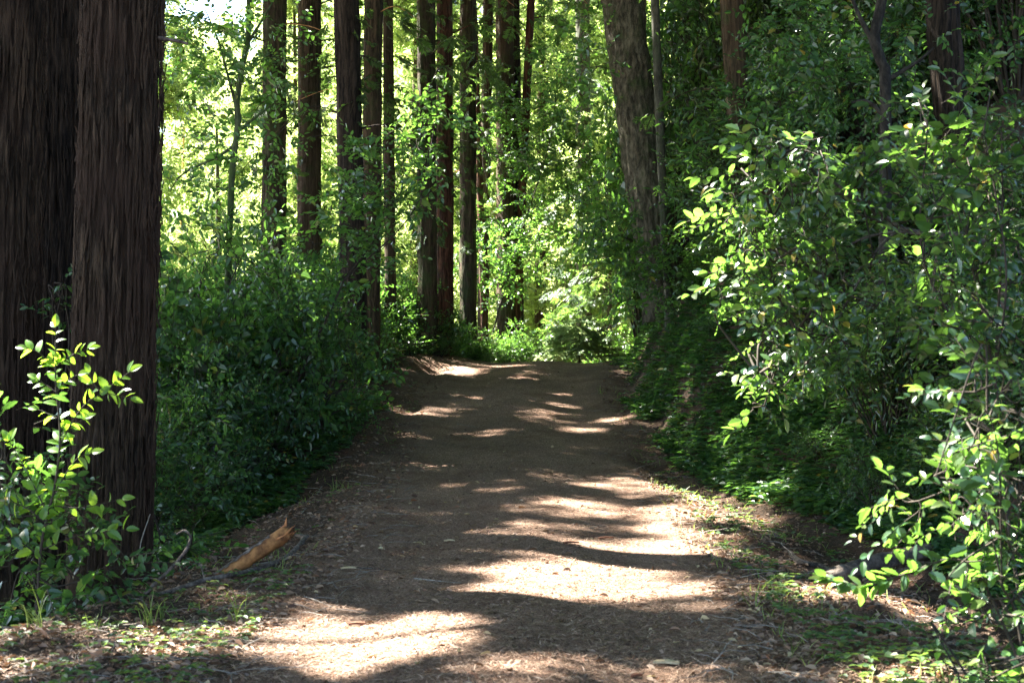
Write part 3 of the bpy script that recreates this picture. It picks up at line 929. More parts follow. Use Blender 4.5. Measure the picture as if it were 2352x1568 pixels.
GL = "leafy shrubs between the massive redwood and the trail"
for k, px, Y, s, top, lab in [
    (0, 370, 17.0, .9, 560, "dark shrub touching the right edge of the massive left redwood"),
    (1, 450, 18.5, .9, 520, "tall shrub below the thin curving mossy tree"),
    (1, 540, 18.0, .85, 520, "dense dark shrub in front of the leftmost trunk of the row"),
    (2, 630, 19.5, .85, 450, "tall shrub whose top hides the second trunk of the row"),
    (1, 690, 18.4, .75, 600, "mid-green shrub below the darkest trunk of the row"),
    (0, 740, 21.0, .75, 570, "shrub with pale glinting leaves right below the fourth trunk"),
    (2, 400, 15.6, .75, 740, "low dark shrub right of the redwood base, over the ferns"),
    (1, 480, 16.2, .55, 810, "mid-green shrub above the ferny hollow"),
    (0, 560, 16.8, .5, 840, "shrub spreading above the broken orange log"),
    (1, 620, 17.8, .5, 820, "bright-edged shrub leaning toward the trail"),
    (0, 685, 19.8, .42, 830, "small shrub at the trail edge below the litter slope"),
    (2, 740, 23.0, .55, 700, "shrub at the foot of the slim trunk of the row"),
    (1, 830, 26.5, .55, 680, "light shrub left of the touching pair of trunks"),
    (0, 350, 14.2, .6, 940, "shaded shrub crowding the base of the rightmost near redwood"),
    (2, 900, 28.5, .55, 560, "tall airy shrub rising before the touching pair of trunks"),
]:
    shrub(k, px, Y, s, lab, GL, top)
for i in range(16):
    px = RG.uniform(380, 900); Y = RG.uniform(25, 34)
    shrub(int(RG.choice([0, 1, 2])), px, Y, RG.uniform(.8, 1.1), "half-hidden shrub in the thicket behind the left shrubs", "shrubs in the thicket at the feet of the trunk row", RG.uniform(560, 680))
GC = "low shrubs along the crest of the trail"
for k, px, Y, s, top, lab in [
    (3, 930, 27.5, .7, 750, "small shrub on the little bank left of the crest"), (1, 1070, 30.3, .42, 750, "shrub before the feet of the mossy trunk"),
    (1, 1000, 28.8, .45, 660, "taller light shrub at the feet of the touching pair of trunks"), (1, 1035, 30, .4, 720, "shrub between the touching pair and the lone mossy trunk"),
    (1, 940, 29.5, .6, 630, "tall light green shrub left of the touching pair"), (3, 1165, 31.2, .7, 775, "tiny shrub at the foot of the wide dark trunk"),
    (3, 1000, 28.2, .6, 760, "low shrub under the red trunk of the touching pair"), (1, 1120, 31.2, .42, 760, "shrub between the trunks at the crest"),
    (1, 1235, 33, .5, 765, "bright shrub right of the last thin trunk"), (3, 1085, 30, .6, 790, "low shrub right at the left end of the crest line"),
    (1, 1270, 37, .6, 730, "leafy shrub at the middle of the crest"), 
    (1, 1410, 38, .7, 730, "shrub behind the glowing young redwood"), (1, 1195, 31.8, .45, 740, "shrub covering the foot of the thin red stem"),
]:
    shrub(k, px, Y, s, lab, GC, top)
GR = "shrubs crowding the right bank"
for k, px, Y, s, top, lab in [
    (0, 1690, 24, .5, 540, "dark shrub against the foot of the leaning fir"),
    (4, 1740, 20, .65, 480, "shrub between the fir and the bright overhanging leaves"),
    (0, 1640, 27.5, .4, 620, "shrub on top of the bare bank beneath the fir"),
    (3, 1650, 20, .5, 830, "small-leaved shrub on the bare earth bank"),
    (3, 1575, 24, .4, 770, "tiny-leaved shrub low on the earth bank"),
    (3, 1780, 17, .6, 950, "small-leaved shrub under the hanging bright tip"),
    (4, 1870, 17, .7, 450, "shrub behind the bright overhanging leaves"),
    (2, 1870, 18.5, .9, 300, "tall dark shrub left of the crooked oak"),
    (0, 1990, 16.5, .9, 350, "dark shrub around the foot of the crooked oak"),
    (4, 2090, 16.5, .8, 380, "shrub between the crooked oak and the black trunk"),
    (4, 2040, 13.8, .6, 560, "glossy shrub in the middle of the right thicket"),
    (0, 2160, 13.4, .65, 560, "dark shrub below the bent grey bough"),
    (4, 2280, 13, .7, 500, "glossy shrub right of the bent grey bough"),
    (2, 2330, 14, .8, 420, "tall shrub near the right edge under the black trunk"),
    (3, 1890, 14.6, .5, 960, "low small-leaved shrub beside the grassy swale"),
    (3, 2020, 12.8, .5, 1010, "low shrub above the grey fallen log"),
    (0, 2230, 12.0, .45, 880, "dark low shrub right above the fallen log"),
    (4, 2310, 11.4, .5, 800, "glossy shrub right of the log end"),
    (0, 2400, 11.5, .6, 640, "dark shrub at the right edge halfway up"),
    (4, 2380, 15.0, .7, 260, "shrub on the hillside at the right edge"),
    (3, 2110, 12.3, .4, 1060, "small shrub left of the fallen log end"),
]:
    shrub(k, px, Y, s, lab, GR, top)
for i in range(30):
    px = RG.uniform(1740, 2420); Y = RG.uniform(20, 32)
    shrub(int(RG.choice([0, 2, 4])), px, Y, RG.uniform(.8, 1.2), "shaded shrub among the trees of the right hillside", "dim shrubs on the right hillside", None)
for i, (px, Y) in enumerate([(1560, 29), (1640, 27), (1740, 26), (1480, 33), (1820, 30), (1900, 25), (2000, 24), (2120, 26), (2240, 22), (2330, 20), (1700, 33), (2050, 33)]):
    x = (px - 1176) / FPX * Y
    copy_thing(PROTO[[0, 2, 4][i % 3]], (x, Y, h1(x, Y)), i * 1.3, 1.2, "tall leafy thicket tree in the shade of the right hillside", "thicket trees of the right hillside", 2.6)

# --- the big overhanging bush on the right, leaves in the sun
GY = 10.0
c1 = [(1700, 310, .20), (1760, 330, .2), (1660, 340, .2), (1640, 400, .22), (1600, 450, .2), (1680, 430, .25), (1740, 400, .22), (1640, 500, .22), (1700, 520, .25), (1770, 480, .25),
      (1600, 540, .17), (1620, 610, .17), (1570, 660, .12), (1680, 610, .24), (1750, 590, .26), (1820, 420, .24), (1890, 460, .24), (1820, 560, .26), (1880, 620, .26), (1760, 680, .24),
      (1700, 700, .18), (1690, 770, .17), (1720, 830, .15), (1680, 860, .13), (1660, 910, .11), (1810, 740, .24), (1880, 760, .22), (1790, 840, .18), (1950, 560, .25), (1960, 680, .25),
      (2020, 430, .24), (1840, 340, .22), (1910, 330, .22), (1980, 360, .22)]
bb = at(2250, 620, GY + .4); bb[2] = h1(bb[0], bb[1])
bush = clumps_to_plant("overhanging_bush", bb, [(at(x + (95 if x < 1700 else 55), y + 22, GY + RG.uniform(-.35, .35)), r * .85) for x, y, r in c1],
                       "large arching bush leaning over the right verge, its left leaves glowing in sun", "bush", None, SPRIG_FINE, 'leaf_glossy', 36, .8, .45, -.35, .012,
                       stems_from=np.array([at(x, y, GY) for x, y in [(2160, 515), (2080, 510), (2010, 495), (1955, 455), (1890, 422), (1810, 430), (1760, 450), (2000, 505), (1920, 520), (1850, 560), (1780, 600), (1960, 540), (1900, 640), (1830, 760), (1740, 860), (1800, 350)]]))
for pts, r in [([(2250, 700), (2230, 560), (2160, 515), (2080, 510), (2010, 495), (1955, 455), (1890, 422), (1810, 415), (1720, 430)], .028),
               ([(2080, 512), (2000, 505), (1920, 520), (1850, 560), (1780, 600)], .014), ([(2010, 495), (1960, 540), (1900, 640), (1830, 760), (1740, 860)], .012), ([(1900, 425), (1800, 350), (1710, 300)], .012)]:
    cv = curve([at(x + 60, y + 28, GY + .05) for x, y in pts], 6)
    V, F = tube(cv, np.linspace(r, .006, len(cv)), 8, jit=.08); b_ = MB(); b_.add(V, F); b_.build('bough', M['dead_branch'], bush, origin=bb)
# right-edge plants
def edge_bush(name, Y, pts, base_px, label, mat, tms, sprigs, scale, r0_=.2, stem='twig', up=-.05):
    b = at(base_px[0], base_px[1], Y); b[2] = h1(b[0], b[1])
    cl = [(at(x, y, Y + RG.uniform(-.3, .3)), r0_ * RG.uniform(.8, 1.3)) for x, y in pts]
    ctr = np.mean([c for c, r in cl], 0)
    fork = b * .3 + ctr * .7 + [0, 0, -.1]
    ms = [curve([b - [0, 0, .1], b * .6 + fork * .4 + RG.normal(0, .08, 3), fork], 8)]
    o_ = np.argsort([c[2] for c, r in cl])[::-1][:max(2, len(cl) // 5)]
    for q in o_:
        e = cl[q][0]; ms.append(curve([fork, (fork + e) / 2 + RG.normal(0, .12, 3) * np.linalg.norm(e - fork), e], 6))
    rr_ = .006 + .006 * np.linalg.norm(fork - b)
    q_ = MB()
    for n_, cv in enumerate(ms):
        V, F = tube(cv, np.linspace(rr_ * (1 if n_ == 0 else .55), rr_ * (.6 if n_ == 0 else .25), len(cv)), 7, jit=.1); q_.add(V, F)
    root = clumps_to_plant(name, b, cl, label, name.split('_')[-1] if 'tree' in name else "bush", None, tms, mat, sprigs, scale, .45, up, .006, stem, stems_from=np.concatenate(ms), extra=q_)
    return root


edge_bush("glossy_bush", 9.0, [(2300, 290), (2340, 360), (2260, 300), (2190, 290), (2130, 290), (2330, 440), (2250, 420), (2180, 380), (2290, 520), (2220, 540), (2340, 560), (2150, 470),
                               (2240, 620), (2320, 650), (2180, 640), (2280, 740), (2340, 780), (2200, 740), (2120, 600), (2140, 700), (2250, 820), (2320, 860)], (2380, 1000),
          "glossy-leaved bush at the right edge, level with the bent bough", 'leaf_glossy', SPRIG_FINE, 30, .9)
edge_bush("tanoak_sapling", 6.8, [(2240, 900), (2300, 900), (2340, 950), (2290, 1000), (2220, 1060), (2150, 1090), (2110, 1150), (2300, 1090), (2340, 1150), (2230, 1160), 
                                  (2290, 1230), (2350, 1280), (2210, 1290), (2330, 1370), (2270, 1340), (2340, 1450), (2290, 1430)], (2370, 1560),
          "nearest tanoak sapling at lower right with pale sunlit leaves", 'leaf_glossy', SPRIG_FINE, 30, .78, .13)
edge_bush("tanoak_sprout", 6.4, [(2340, 1520), (2270, 1530), (2200, 1545)], (2400, 1575), "small sprout in the bottom right corner", 'leaf_mid', SPRIG_FINE, 40, .8, .07)
# low sprig reaching left over the log
sb = at(2370, 1480, 6.9); sb[2] = h1(sb[0], sb[1])
root = empty("tanoak_sprig", sb, "thin leafy sprig reaching left across the grey log", "sprig")
cv = curve([sb, at(2230, 1300, 6.9), at(2080, 1318, 6.9), at(1990, 1345, 6.9), at(1895, 1325, 6.9)], 7)
V, F = tube(cv, np.linspace(.008, .003, len(cv)), 6); b_ = MB(); b_.add(V, F); b_.build('stem', M['twig'], root, origin=sb)
mb = MB()
ids = np.repeat(np.arange(9, len(cv)), 2)
scatter(mb, [(lambda t: (lambda m: (place(m, leaf_tpl(1, .25, .2, .15, 11), np.zeros((1, 3)), np.eye(3)[None], [1.0]), m)[1])(MB()))(0)], cv[ids] + 0,
        np.stack([RG.uniform(-1, -.2, len(ids)), RG.uniform(-.7, .7, len(ids)), RG.uniform(-.5, .5, len(ids))], 1), .095, .25)
mb.build('foliage', [M['leaf_glossy'], M['twig']], root, smooth=False, origin=sb)

# --- the backlit young plant at left
LY = 9.0
lb = at(85, 1420, LY); lb[2] = h1(lb[0], LY)
plant = empty("tanoak_sapling", lb, "upright young tanoak glowing yellow-green before the near redwoods", "sapling")
st = MB(); lf = MB(); lfd = MB()
LEAF1 = MB(); place(LEAF1, leaf_tpl(1, .28, .30, .28, 15), np.zeros((1, 3)), np.eye(3)[None], [1.0])


def twig_leaves(pts, r0_, r1_, step, size, target, two=True, tip=True, Yj=0.0):
    P3 = [at(x, y, LY) + [0, (i % 2) * Yj, 0] for i, (x, y) in enumerate(pts)]
    cv = curve(P3, 8)
    V, F = tube(cv, np.linspace(r0_, r1_, len(cv)), 6); st.add(V, F)
    ln = np.concatenate([[0], np.cumsum(np.linalg.norm(np.diff(cv, axis=0), axis=1))])
    s = np.arange(step * .6, ln[-1], step)
    k = 0
    for q in s:
        p = np.array([np.interp(q, ln, cv[:, j]) for j in range(3)])
        i = min(len(cv) - 2, int(np.searchsorted(ln, q)))
        t = cv[min(i + 1, len(cv) - 1)] - cv[i]; t /= np.linalg.norm(t) + 1e-9
        for sg in ((1, -1) if two else ((1,) if k % 2 else (-1,))):
            if RG.random() < .3: continue
            a = RG.uniform(.45, 1.5)
            side = np.cross(t, [0, 1, 0]) * sg
            d = t * math.cos(a) + side * math.sin(a) + np.array([0, RG.uniform(-.5, .5), 0])
            nrm = np.array([[RG.uniform(-.9, .9), RG.uniform(-1.0, .5), RG.uniform(.3, 1.0)]])
            place_tm(target, LEAF1, p[None], rot_from(d[None], nrm), np.array([size * RG.uniform(.5, 1.1)]))
        k += 1
    if tip:
        place_tm(target, LEAF1, cv[-1][None], rot_from((cv[-1] - cv[-2])[None], np.array([[.2, -.8, .6]])), np.array([size * .8]))


twig_leaves([(85, 1420), (95, 1250), (125, 1120), (138, 1000), (128, 880), (128, 750)], .011, .004, .05, .105, lf)
twig_leaves([(138, 1020), (185, 940), (235, 905), (300, 915)], .005, .0025, .055, .10, lf)
twig_leaves([(235, 905), (262, 880), (300, 852)], .004, .002, .06, .10, lf)
twig_leaves([(235, 905), (215, 880), (205, 855)], .004, .002, .06, .085, lf)
twig_leaves([(130, 850), (90, 810), (60, 800)], .004, .002, .045, .09, lf)
twig_leaves([(130, 840), (165, 815), (205, 800)], .004, .002, .04, .085, lf)
twig_leaves([(128, 900), (100, 880), (85, 870)], .004, .002, .05, .09, lf)
twig_leaves([(130, 960), (100, 945), (85, 940)], .004, .002, .05, .08, lf)
twig_leaves([(130, 900), (160, 870), (180, 860)], .004, .002, .05, .09, lf)
twig_leaves([(138, 1000), (170, 975), (195, 960)], .004, .002, .05, .09, lf)
twig_leaves([(115, 1150), (170, 1060), (210, 1040)], .005, .002, .05, .10, lf)
twig_leaves([(110, 1180), (60, 1080), (20, 1010)], .006, .002, .05, .10, lf)
twig_leaves([(115, 1160), (190, 1165), (280, 1145)], .005, .002, .05, .10, lf)
twig_leaves([(105, 1200), (50, 1160), (0, 1150)], .005, .002, .05, .10, lf)
twig_leaves([(100, 1260), (180, 1230), (290, 1215)], .005, .002, .05, .10, lf)
twig_leaves([(95, 1280), (40, 1240), (-20, 1220)], .005, .002, .05, .10, lf)
lf.build('foliage', [M['leaf_bright'], M['twig']], plant, smooth=False, origin=lb)
st.build('stem', M['twig'], plant, origin=lb)
edge_bush("tanoak_shrub", 9.3, [(10, 1060), (60, 1110), (130, 1150), (10, 1180), (180, 1190), (80, 1230), (230, 1250), (20, 1300), (150, 1300), (90, 1370), (210, 1350), (20, 1400), (170, 1400),
                                (250, 1310), (60, 1450), (-20, 1240), (0, 1000)], (90, 1450), "dark leafy shrub filling the lower left corner before the redwoods", 'leaf_dark', SPRIG_FINE, 24, .95, .19)
edge_bush("sprouting_plant", 11.0, [(120, 680), (140, 650), (130, 720)], (150, 1000), "small bluish sprout in the cleft between the near redwoods", 'leaf_dark', SPRIG_FINE, 50, .6, .07)
edge_bush("tanoak_shrub", 11.5, [(330, 1280), (370, 1230), (400, 1270), (350, 1330), (440, 1250)], (350, 1330), "small shrub at the foot of the rightmost near redwood", 'leaf_dark', SPRIG_FINE, 24, .8, .16)
# leafy branch in the upper middle, in front of the trunk row
edge_bush("hazel_tree", 18.2, [(880, 330), (840, 400), (800, 440), (930, 400), (900, 460), (960, 340), (1000, 280), (1010, 240), (860, 480), (800, 520), (940, 470), (760, 480), (720, 560), (830, 600), (890, 560), (780, 620)], (610, 880),
          "tall hazel spreading broad leaves before the darkest trunks", 'leaf_mid', SPRIG, 24, 1.05, .26, up=.2)
edge_bush("hazel_tree", 31.5, [(1150, 250), (1200, 280), (1250, 260), (1120, 300), (1230, 340), (1290, 300), (1180, 400), (1260, 420), (1300, 380), (1120, 520), (1180, 560), (1240, 500), (1100, 600), (1170, 640), (1310, 470), (1220, 600), (1280, 180), (1350, 300), (1380, 400)], (1112, 815),
          "light green leafy tree draped over the trunks by the crest", 'leaf_mid', SPRIG, 26, 1.1, .46, up=0)
edge_bush("bay_tree", 23.5, [(1390, 470), (1430, 540), (1450, 600), (1400, 600), (1530, 650), (1590, 540), (1370, 520), (1450, 660), (1600, 420), (1610, 500), (1570, 600)], (1570, 700),
          "small dark-leaved tree hiding the foot of the leaning fir", 'leaf_mid', SPRIG, 26, 1.0, .38, up=0)

# --- glowing young redwood past the crest
yb = np.array([(1330 - 1176) / FPX * 31, 31, 0.0]); yb[2] = h1(yb[0], 31) - .02
yr = empty("young_redwood", yb, "small young redwood with flat sprays lit pale by sun past the crest", "young redwood")
V, F = tube(curve([yb - [0, 0, .2], yb + [.02, 0, 1.0], yb + [0, 0, at(0, 735, 31)[2] - yb[2]]], 8), np.linspace(.025, .006, 17), 7); b_ = MB(); b_.add(V, F); b_.build('trunk', M['redwood'], yr, origin=yb)
mb = MB()
zz = np.round(RG.uniform(.2, 1.0, 230) * 7) / 7 + RG.normal(0, .012, 230); hh = at(0, 735, 31)[2] - yb[2]
aa = RG.uniform(0, 6.28, 230)
ll = (1.08 - zz) * .95 + .05
P = yb + np.stack([np.sin(aa) * ll * RG.random(230), np.cos(aa) * ll * RG.random(230), zz * hh], 1)
scatter(mb, FROND, P, np.stack([np.sin(aa), np.cos(aa), -.1 + 0 * aa], 1), .75, .15)
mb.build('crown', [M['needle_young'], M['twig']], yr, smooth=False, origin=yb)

# ------------------------------------------------------------------ far, sunlit trees
def far_tree(name, h, w, kind):
    base = np.zeros(3)
    root = empty(name, base, "far tree", "tree")
    tm = trunk_mesh([[0, 0, -.5], [.1, 0, h * .5], [0, .1, h * .95]], [.22, .14, .04], 10, .05, dz=.8)
    tm.build('trunk', M['redwood'] if kind else M['pale_bark'], root)
    mb = MB()
    n = int(h * w * 9)
    for k in range(n // 6):
        z = RG.uniform(.03, 1) * h
        ww = w * (1 - .85 * (z / h) if kind else math.sqrt(max(.1, 1 - ((z / h - .45) / .6) ** 2)))
        a = RG.uniform(0, 6.28); rr = ww * math.sqrt(RG.uniform(.15, 1))
        c = [math.cos(a) * rr, math.sin(a) * rr, z]
        P, d = blob_points(c, [.8, .8, .45], 22)
        scatter(mb, FROND_FAR if kind else SPRIG, P, d * [1, 1, .4] + [0, 0, -.1], 1.0 if kind else 1.6, .4)
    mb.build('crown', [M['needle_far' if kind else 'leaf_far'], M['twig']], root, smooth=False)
    return root


FARP = [far_tree("redwood_tree", 17, 3.4, 1), far_tree("maple_tree", 13, 3.6, 0), far_tree("redwood_tree", 20, 3.0, 1), far_tree("maple_tree", 9, 3.0, 0)]
first = [True] * 4
LABF = ["sunlit feathery conifer in the bright forest far behind the trunk row", "sunlit broad-leaved tree in the bright forest far behind the trunk row",
        "tall sunlit conifer in the bright forest far behind the trunk row", "low sunlit broad-leaved tree in the bright forest far behind the trunk row"]
GF = "sunlit trees of the far forest"
k = 0
for row, (Y, step) in enumerate([(46, 140), (56, 96), (68, 80), (84, 64)]):
    px = 330 + 31 * row
    while px < 2420:
        y = Y + RG.uniform(-3.5, 3.5)
        x = (px - 1176) / FPX * y
        left = px < 1250
        if not (Y == 46 and 380 < px < 560 and RG.random() < .6):
            i = k % 4
            k += 1
            s = RG.uniform(.85, 1.15) * [1, 1.1, 1.3, 1.6][row]
            z = h1(x, y)
            if first[i]:
                first[i] = False
                o = FARP[i]; o.location = (x, y, z); o.scale = (s, s, s); o['label'] = LABF[i]; o['group'] = GF
            else:
                copy_thing(FARP[i], (x, y, z), RG.uniform(0, 6.28), s, LABF[i], GF)
        px += step * RG.uniform(.8, 1.3)

# ------------------------------------------------------------------ ferns
def fern(loc, label, L=.6, n=11, first_=[None]):
    if first_[0] is not None:
        return copy_thing(first_[0], loc, RG.uniform(0, 6.28), L / .6 * RG.uniform(.85, 1.1), label, "sword ferns on the left slope")
    root = empty("sword_fern", loc, label, "fern", "sword ferns on the left slope")
    for k in range(n):
        a = k / n * 6.28 + RG.uniform(-.25, .25)
        m = 26
        t = np.linspace(0, 1, m)
        d = np.array([math.cos(a), math.sin(a), 0])
        ln = .6 * RG.uniform(.8, 1.1)
        cv = d * (t * ln)[:, None] * .85 + np.array([0, 0, 1]) * (ln * (.75 * t - .72 * t ** 2))[:, None]
        mb = MB()
        V, F = tube(cv, np.linspace(.004, .001, m), 3); mb.add(V, F, 1)
        tan = np.gradient(cv, axis=0); tan /= np.linalg.norm(tan, axis=1)[:, None]
        sd = np.cross(tan, [0, 0, 1.0]); sd /= np.linalg.norm(sd, axis=1)[:, None]
        pl = ln * .17 * np.sin(np.pi * np.clip(t * .93 + .07, 0, 1)) ** .6
        q = (np.array([[0, 0, 0], [-.09, .3, 0], [0, 1, -.06], [.09, .3, 0]]), np.array([[0, 3, 2, 1]]))
        for sg in (1, -1):
            place(mb, q, cv[2:], rot_from(sd[2:] * sg + tan[2:] * .3, np.broadcast_to([0, 0, 1.0], (m - 2, 3))), pl[2:], 0)
        mb.build('frond', [M['fern'], M['twig']], root, smooth=False)
    first_[0] = root
    return root


for i, (px, py, L, lab) in enumerate([(560, 1180, .75, "largest sword fern, in the hollow left of the broken log"), (500, 1130, .7, "sword fern at the top of the hollow left of the trail"),
                                      (620, 1130, .6, "sword fern right above the broken orange log"), (470, 1230, .6, "sword fern low in the hollow by the curved dead branch"),
                                      (430, 1160, .6, "sword fern near the foot of the rightmost near redwood"), (700, 1080, .5, "small sword fern under the shrubs near the trail"),
                                      (1215, 826, .5, "tiny fern on the crest line before the thin red trunk"), (1780, 1080, .5, "small fern on the right bank under the low shrubs")]):
    g_ = ground_at(px, py); fern(g_ + [0, 0, .0], lab, L)

# ------------------------------------------------------------------ fallen wood
def drape(pts, r, up=0.0):
    out = []
    for px, py in pts:
        g_ = ground_at(px, py); out.append(g_ + [0, 0, r * .7 + up])
    return out


# broken log with splintered orange end
A = at(548, 1300, 11.2); B = at(655, 1232, 11.0)
ga = ground_at(540, 1312)
Yl = ga[1]
A = at(540, 1303, Yl); B = at(652, 1228, Yl - .05)
logr = empty("broken_log", A, "short broken log with orange rotten wood and a splintered end", "log")
cv = curve([A - (B - A) * .35, A, (A + B) / 2, B], 8)
n = 26; th = np.linspace(0, 2 * np.pi, n, endpoint=False)
ax = (B - A) / np.linalg.norm(B - A); s1 = np.cross(ax, [0, 0, 1.0]); s1 /= np.linalg.norm(s1); s2 = np.cross(s1, ax)
V = []
rl = 18 / FPX * Yl
for i, c in enumerate(cv):
    rr = rl * (1 + .08 * vn(np.cos(th) * 3, np.sin(th) * 3, i * .6) + .05 * vn(np.cos(th) * 9, np.sin(th) * 9, i * 1.2)) * (.82 + .18 * i / len(cv))
    V.append(c + rr[:, None] * (np.cos(th)[:, None] * s1 + np.sin(th)[:, None] * s2))
# splintered end ring
end = cv[-1] + ax * (.03 + .035 * np.sin(th * 2 + 1) + RG.uniform(-.02, .035, n))[:, None] + rl * .92 * (np.cos(th)[:, None] * s1 + np.sin(th)[:, None] * s2)
V.append(end); V.append(cv[-1] - ax * .04 + rl * .45 * (np.cos(th)[:, None] * s1 + np.sin(th)[:, None] * s2) + ax * RG.uniform(-.02, .06, n)[:, None])
V.append(np.repeat((cv[-1] - ax * .06)[None], n, 0) + rl * .05 * (np.cos(th)[:, None] * s1 + np.sin(th)[:, None] * s2))
m_ = len(V); V = np.concatenate(V)
i, j = np.meshgrid(np.arange(n), np.arange(m_ - 1)); a_ = (j * n + i).ravel(); b2 = (j * n + (i + 1) % n).ravel()
mb = MB(); mb.add(V, np.stack([a_, b2, b2 + n, a_ + n], 1))
M['rot_wood'] = plain_mat("orange_rotten_wood", (.09, .036, .014), (.38, .18, .065), 12, .85, 1.0)
M['splinter'] = plain_mat("red_splintered_wood", (.20, .06, .02), (.50, .22, .09), 14, .8, .5)
mb.build('log_wood', M['rot_wood'], logr, origin=A)
mb = MB()
for k in range(16):
    a = RG.uniform(0, 6.28); rr = rl * RG.uniform(.3, .95)
    p0 = cv[-1] + rr * (math.cos(a) * s1 + math.sin(a) * s2) - ax * .05
    ln = RG.uniform(.05, .15)
    V, F = tube([p0, p0 + ax * ln * .5 + RG.normal(0, .004, 3), p0 + ax * ln + RG.normal(0, .012, 3)], [.010, .007, .001], 4); mb.add(V, F)
V, F = tube([cv[-1] + s2 * rl * .7, cv[-1] + s2 * rl * .9 + ax * .05, cv[-1] + s2 * rl * 1.7 + ax * .09], [.02, .013, .001], 5); mb.add(V, F)
mb.build('splinters', M['splinter'], logr, origin=A)
mb = MB()
cvb = cv[:22]
V = []
for i, c in enumerate(cvb):
    t2 = np.linspace(.75, 2.3, 9) + .15 * math.sin(i * 1.7)
    V.append(c + rl * (.88 + .16 * i / len(cv)) * 1.06 * (np.cos(t2)[:, None] * s1 + np.sin(t2)[:, None] * s2))
V = np.concatenate(V); i, j = np.meshgrid(np.arange(8), np.arange(len(cvb) - 1)); a_ = (j * 9 + i).ravel()
mb.add(V, np.stack([a_, a_ + 1, a_ + 10, a_ + 9], 1)); mb.build('bark_strip', M['dead_branch'], logr, origin=A)


def stick(name, pts, r0_, r1_, mat, label, cat="branch", side=(), lift=0.0, jit=.12, n=9, world=None, group=None):
    P3 = world if world is not None else drape(pts, r0_, lift)
    cv = curve(P3, 8)
    root = MB(); V, F = tube(cv, np.linspace(r0_, r1_, len(cv)), n, jit=jit); root.add(V, F)
    o = root.build(name, M[mat], origin=P3[0])
    tag(o, label, cat, group)
    for k, (t, d, L, r) in enumerate(side):
        c = cv[int(t * (len(cv) - 1))]
        d = np.asarray(d, float)
        q = curve([c, c + d * L * .5 + RG.normal(0, .02, 3), c + d * L], 5)
        V, F = tube(q, np.linspace(r, .003, len(q)), 5, jit=.1); sm = MB(); sm.add(V, F)
        b_ = sm.build('side_twig', M[mat], o, origin=P3[0])
    return o


stick("fallen_branch", [(270, 1368), (370, 1358), (470, 1342), (560, 1322), (625, 1292), (665, 1258), (705, 1222)], .016, .022, 'dead_branch',
      "long dark fallen branch lying beneath the broken orange log", side=[(.35, (-.3, .2, .3), .35, .006), (.6, (.4, .1, .12), .3, .006), (.8, (.5, -.1, .1), .4, .006)], lift=.02)
b0 = ground_at(320, 1368)
stick("fallen_branch", None, .014, .006, 'dead_branch', "curved dead branch hooking upward left of the broken log", world=[b0, at(345, 1350, b0[1]), at(395, 1302, b0[1] + .1), at(425, 1265, b0[1] + .15), at(437, 1235, b0[1] + .2), at(425, 1218, b0[1] + .2), at(405, 1226, b0[1] + .2)])
stick("dead_twig", None, .006, .003, 'twig_pale', "thin pale dead twig standing by the foot of the redwood", world=[ground_at(300, 1345), at(318, 1290, 10.4), at(325, 1240, 10.4), at(345, 1180, 10.5)], cat="twig")
# grey log on the right
la = ground_at(1895, 1352); lb_ = at(2150, 1262, la[1] + 1.0)
lb_[2] = max(lb_[2], h1(lb_[0], lb_[1]) + .05)
cv = curve([la + [0, 0, .05], la * .6 + lb_ * .4 + [0, 0, .05], lb_, lb_ + (lb_ - la) * .25 + [0, 0, .0]], 10)
tm = trunk_mesh([[0, 0, 0], [0, 0, .5], [0, 0, 1]], [1, 1, 1], 26, .1, seed=4, dz=.02)
L_ = MB(); n = 26
V, F = tube(cv, 21 / FPX * la[1] * (1 + .06 * RG.normal(0, 1, len(cv))), 18, jit=.05); L_.add(V, F)
cc = V[:18]; cap_c = cc.mean(0) + [.02, .03, 0]
L_.add(np.vstack([cc, cap_c]), np.array([[i, 18, (i + 1) % 18] for i in range(18)]), 1)
lo = L_.build("fallen_log", [M['log_bark'], M['rot_wood']], origin=la)
tag(lo, "grey fallen log lying on the right verge behind the pale leaves", "log")
stick("fallen_branch", [(1780, 1235), (1830, 1270), (1880, 1285), (1910, 1300)], .03, .015, 'log_bark', "dark rotten branch on the ground left of the grey log", lift=.0)
stick("fallen_branch", [(1890, 1372), (1915, 1400), (1930, 1430)], .014, .01, 'twig_pale', "short mottled pale branch before the end of the grey log")
stick("fallen_branch", [(2060, 1460), (2068, 1420), (2072, 1380)], .013, .008, 'twig_pale', "short pale branch right of the mottled one in the swale")
stick("dead_twig", [(2160, 1268), (2200, 1290), (2230, 1300)], .01, .005, 'twig_pale', "pale broken twig at the far end of the grey log", cat="twig")
stick("fallen_branch", [(2060, 1335), (2160, 1325), (2280, 1330)], .022, .012, 'log_bark', "dark branch lying parallel behind the near leaves at right")
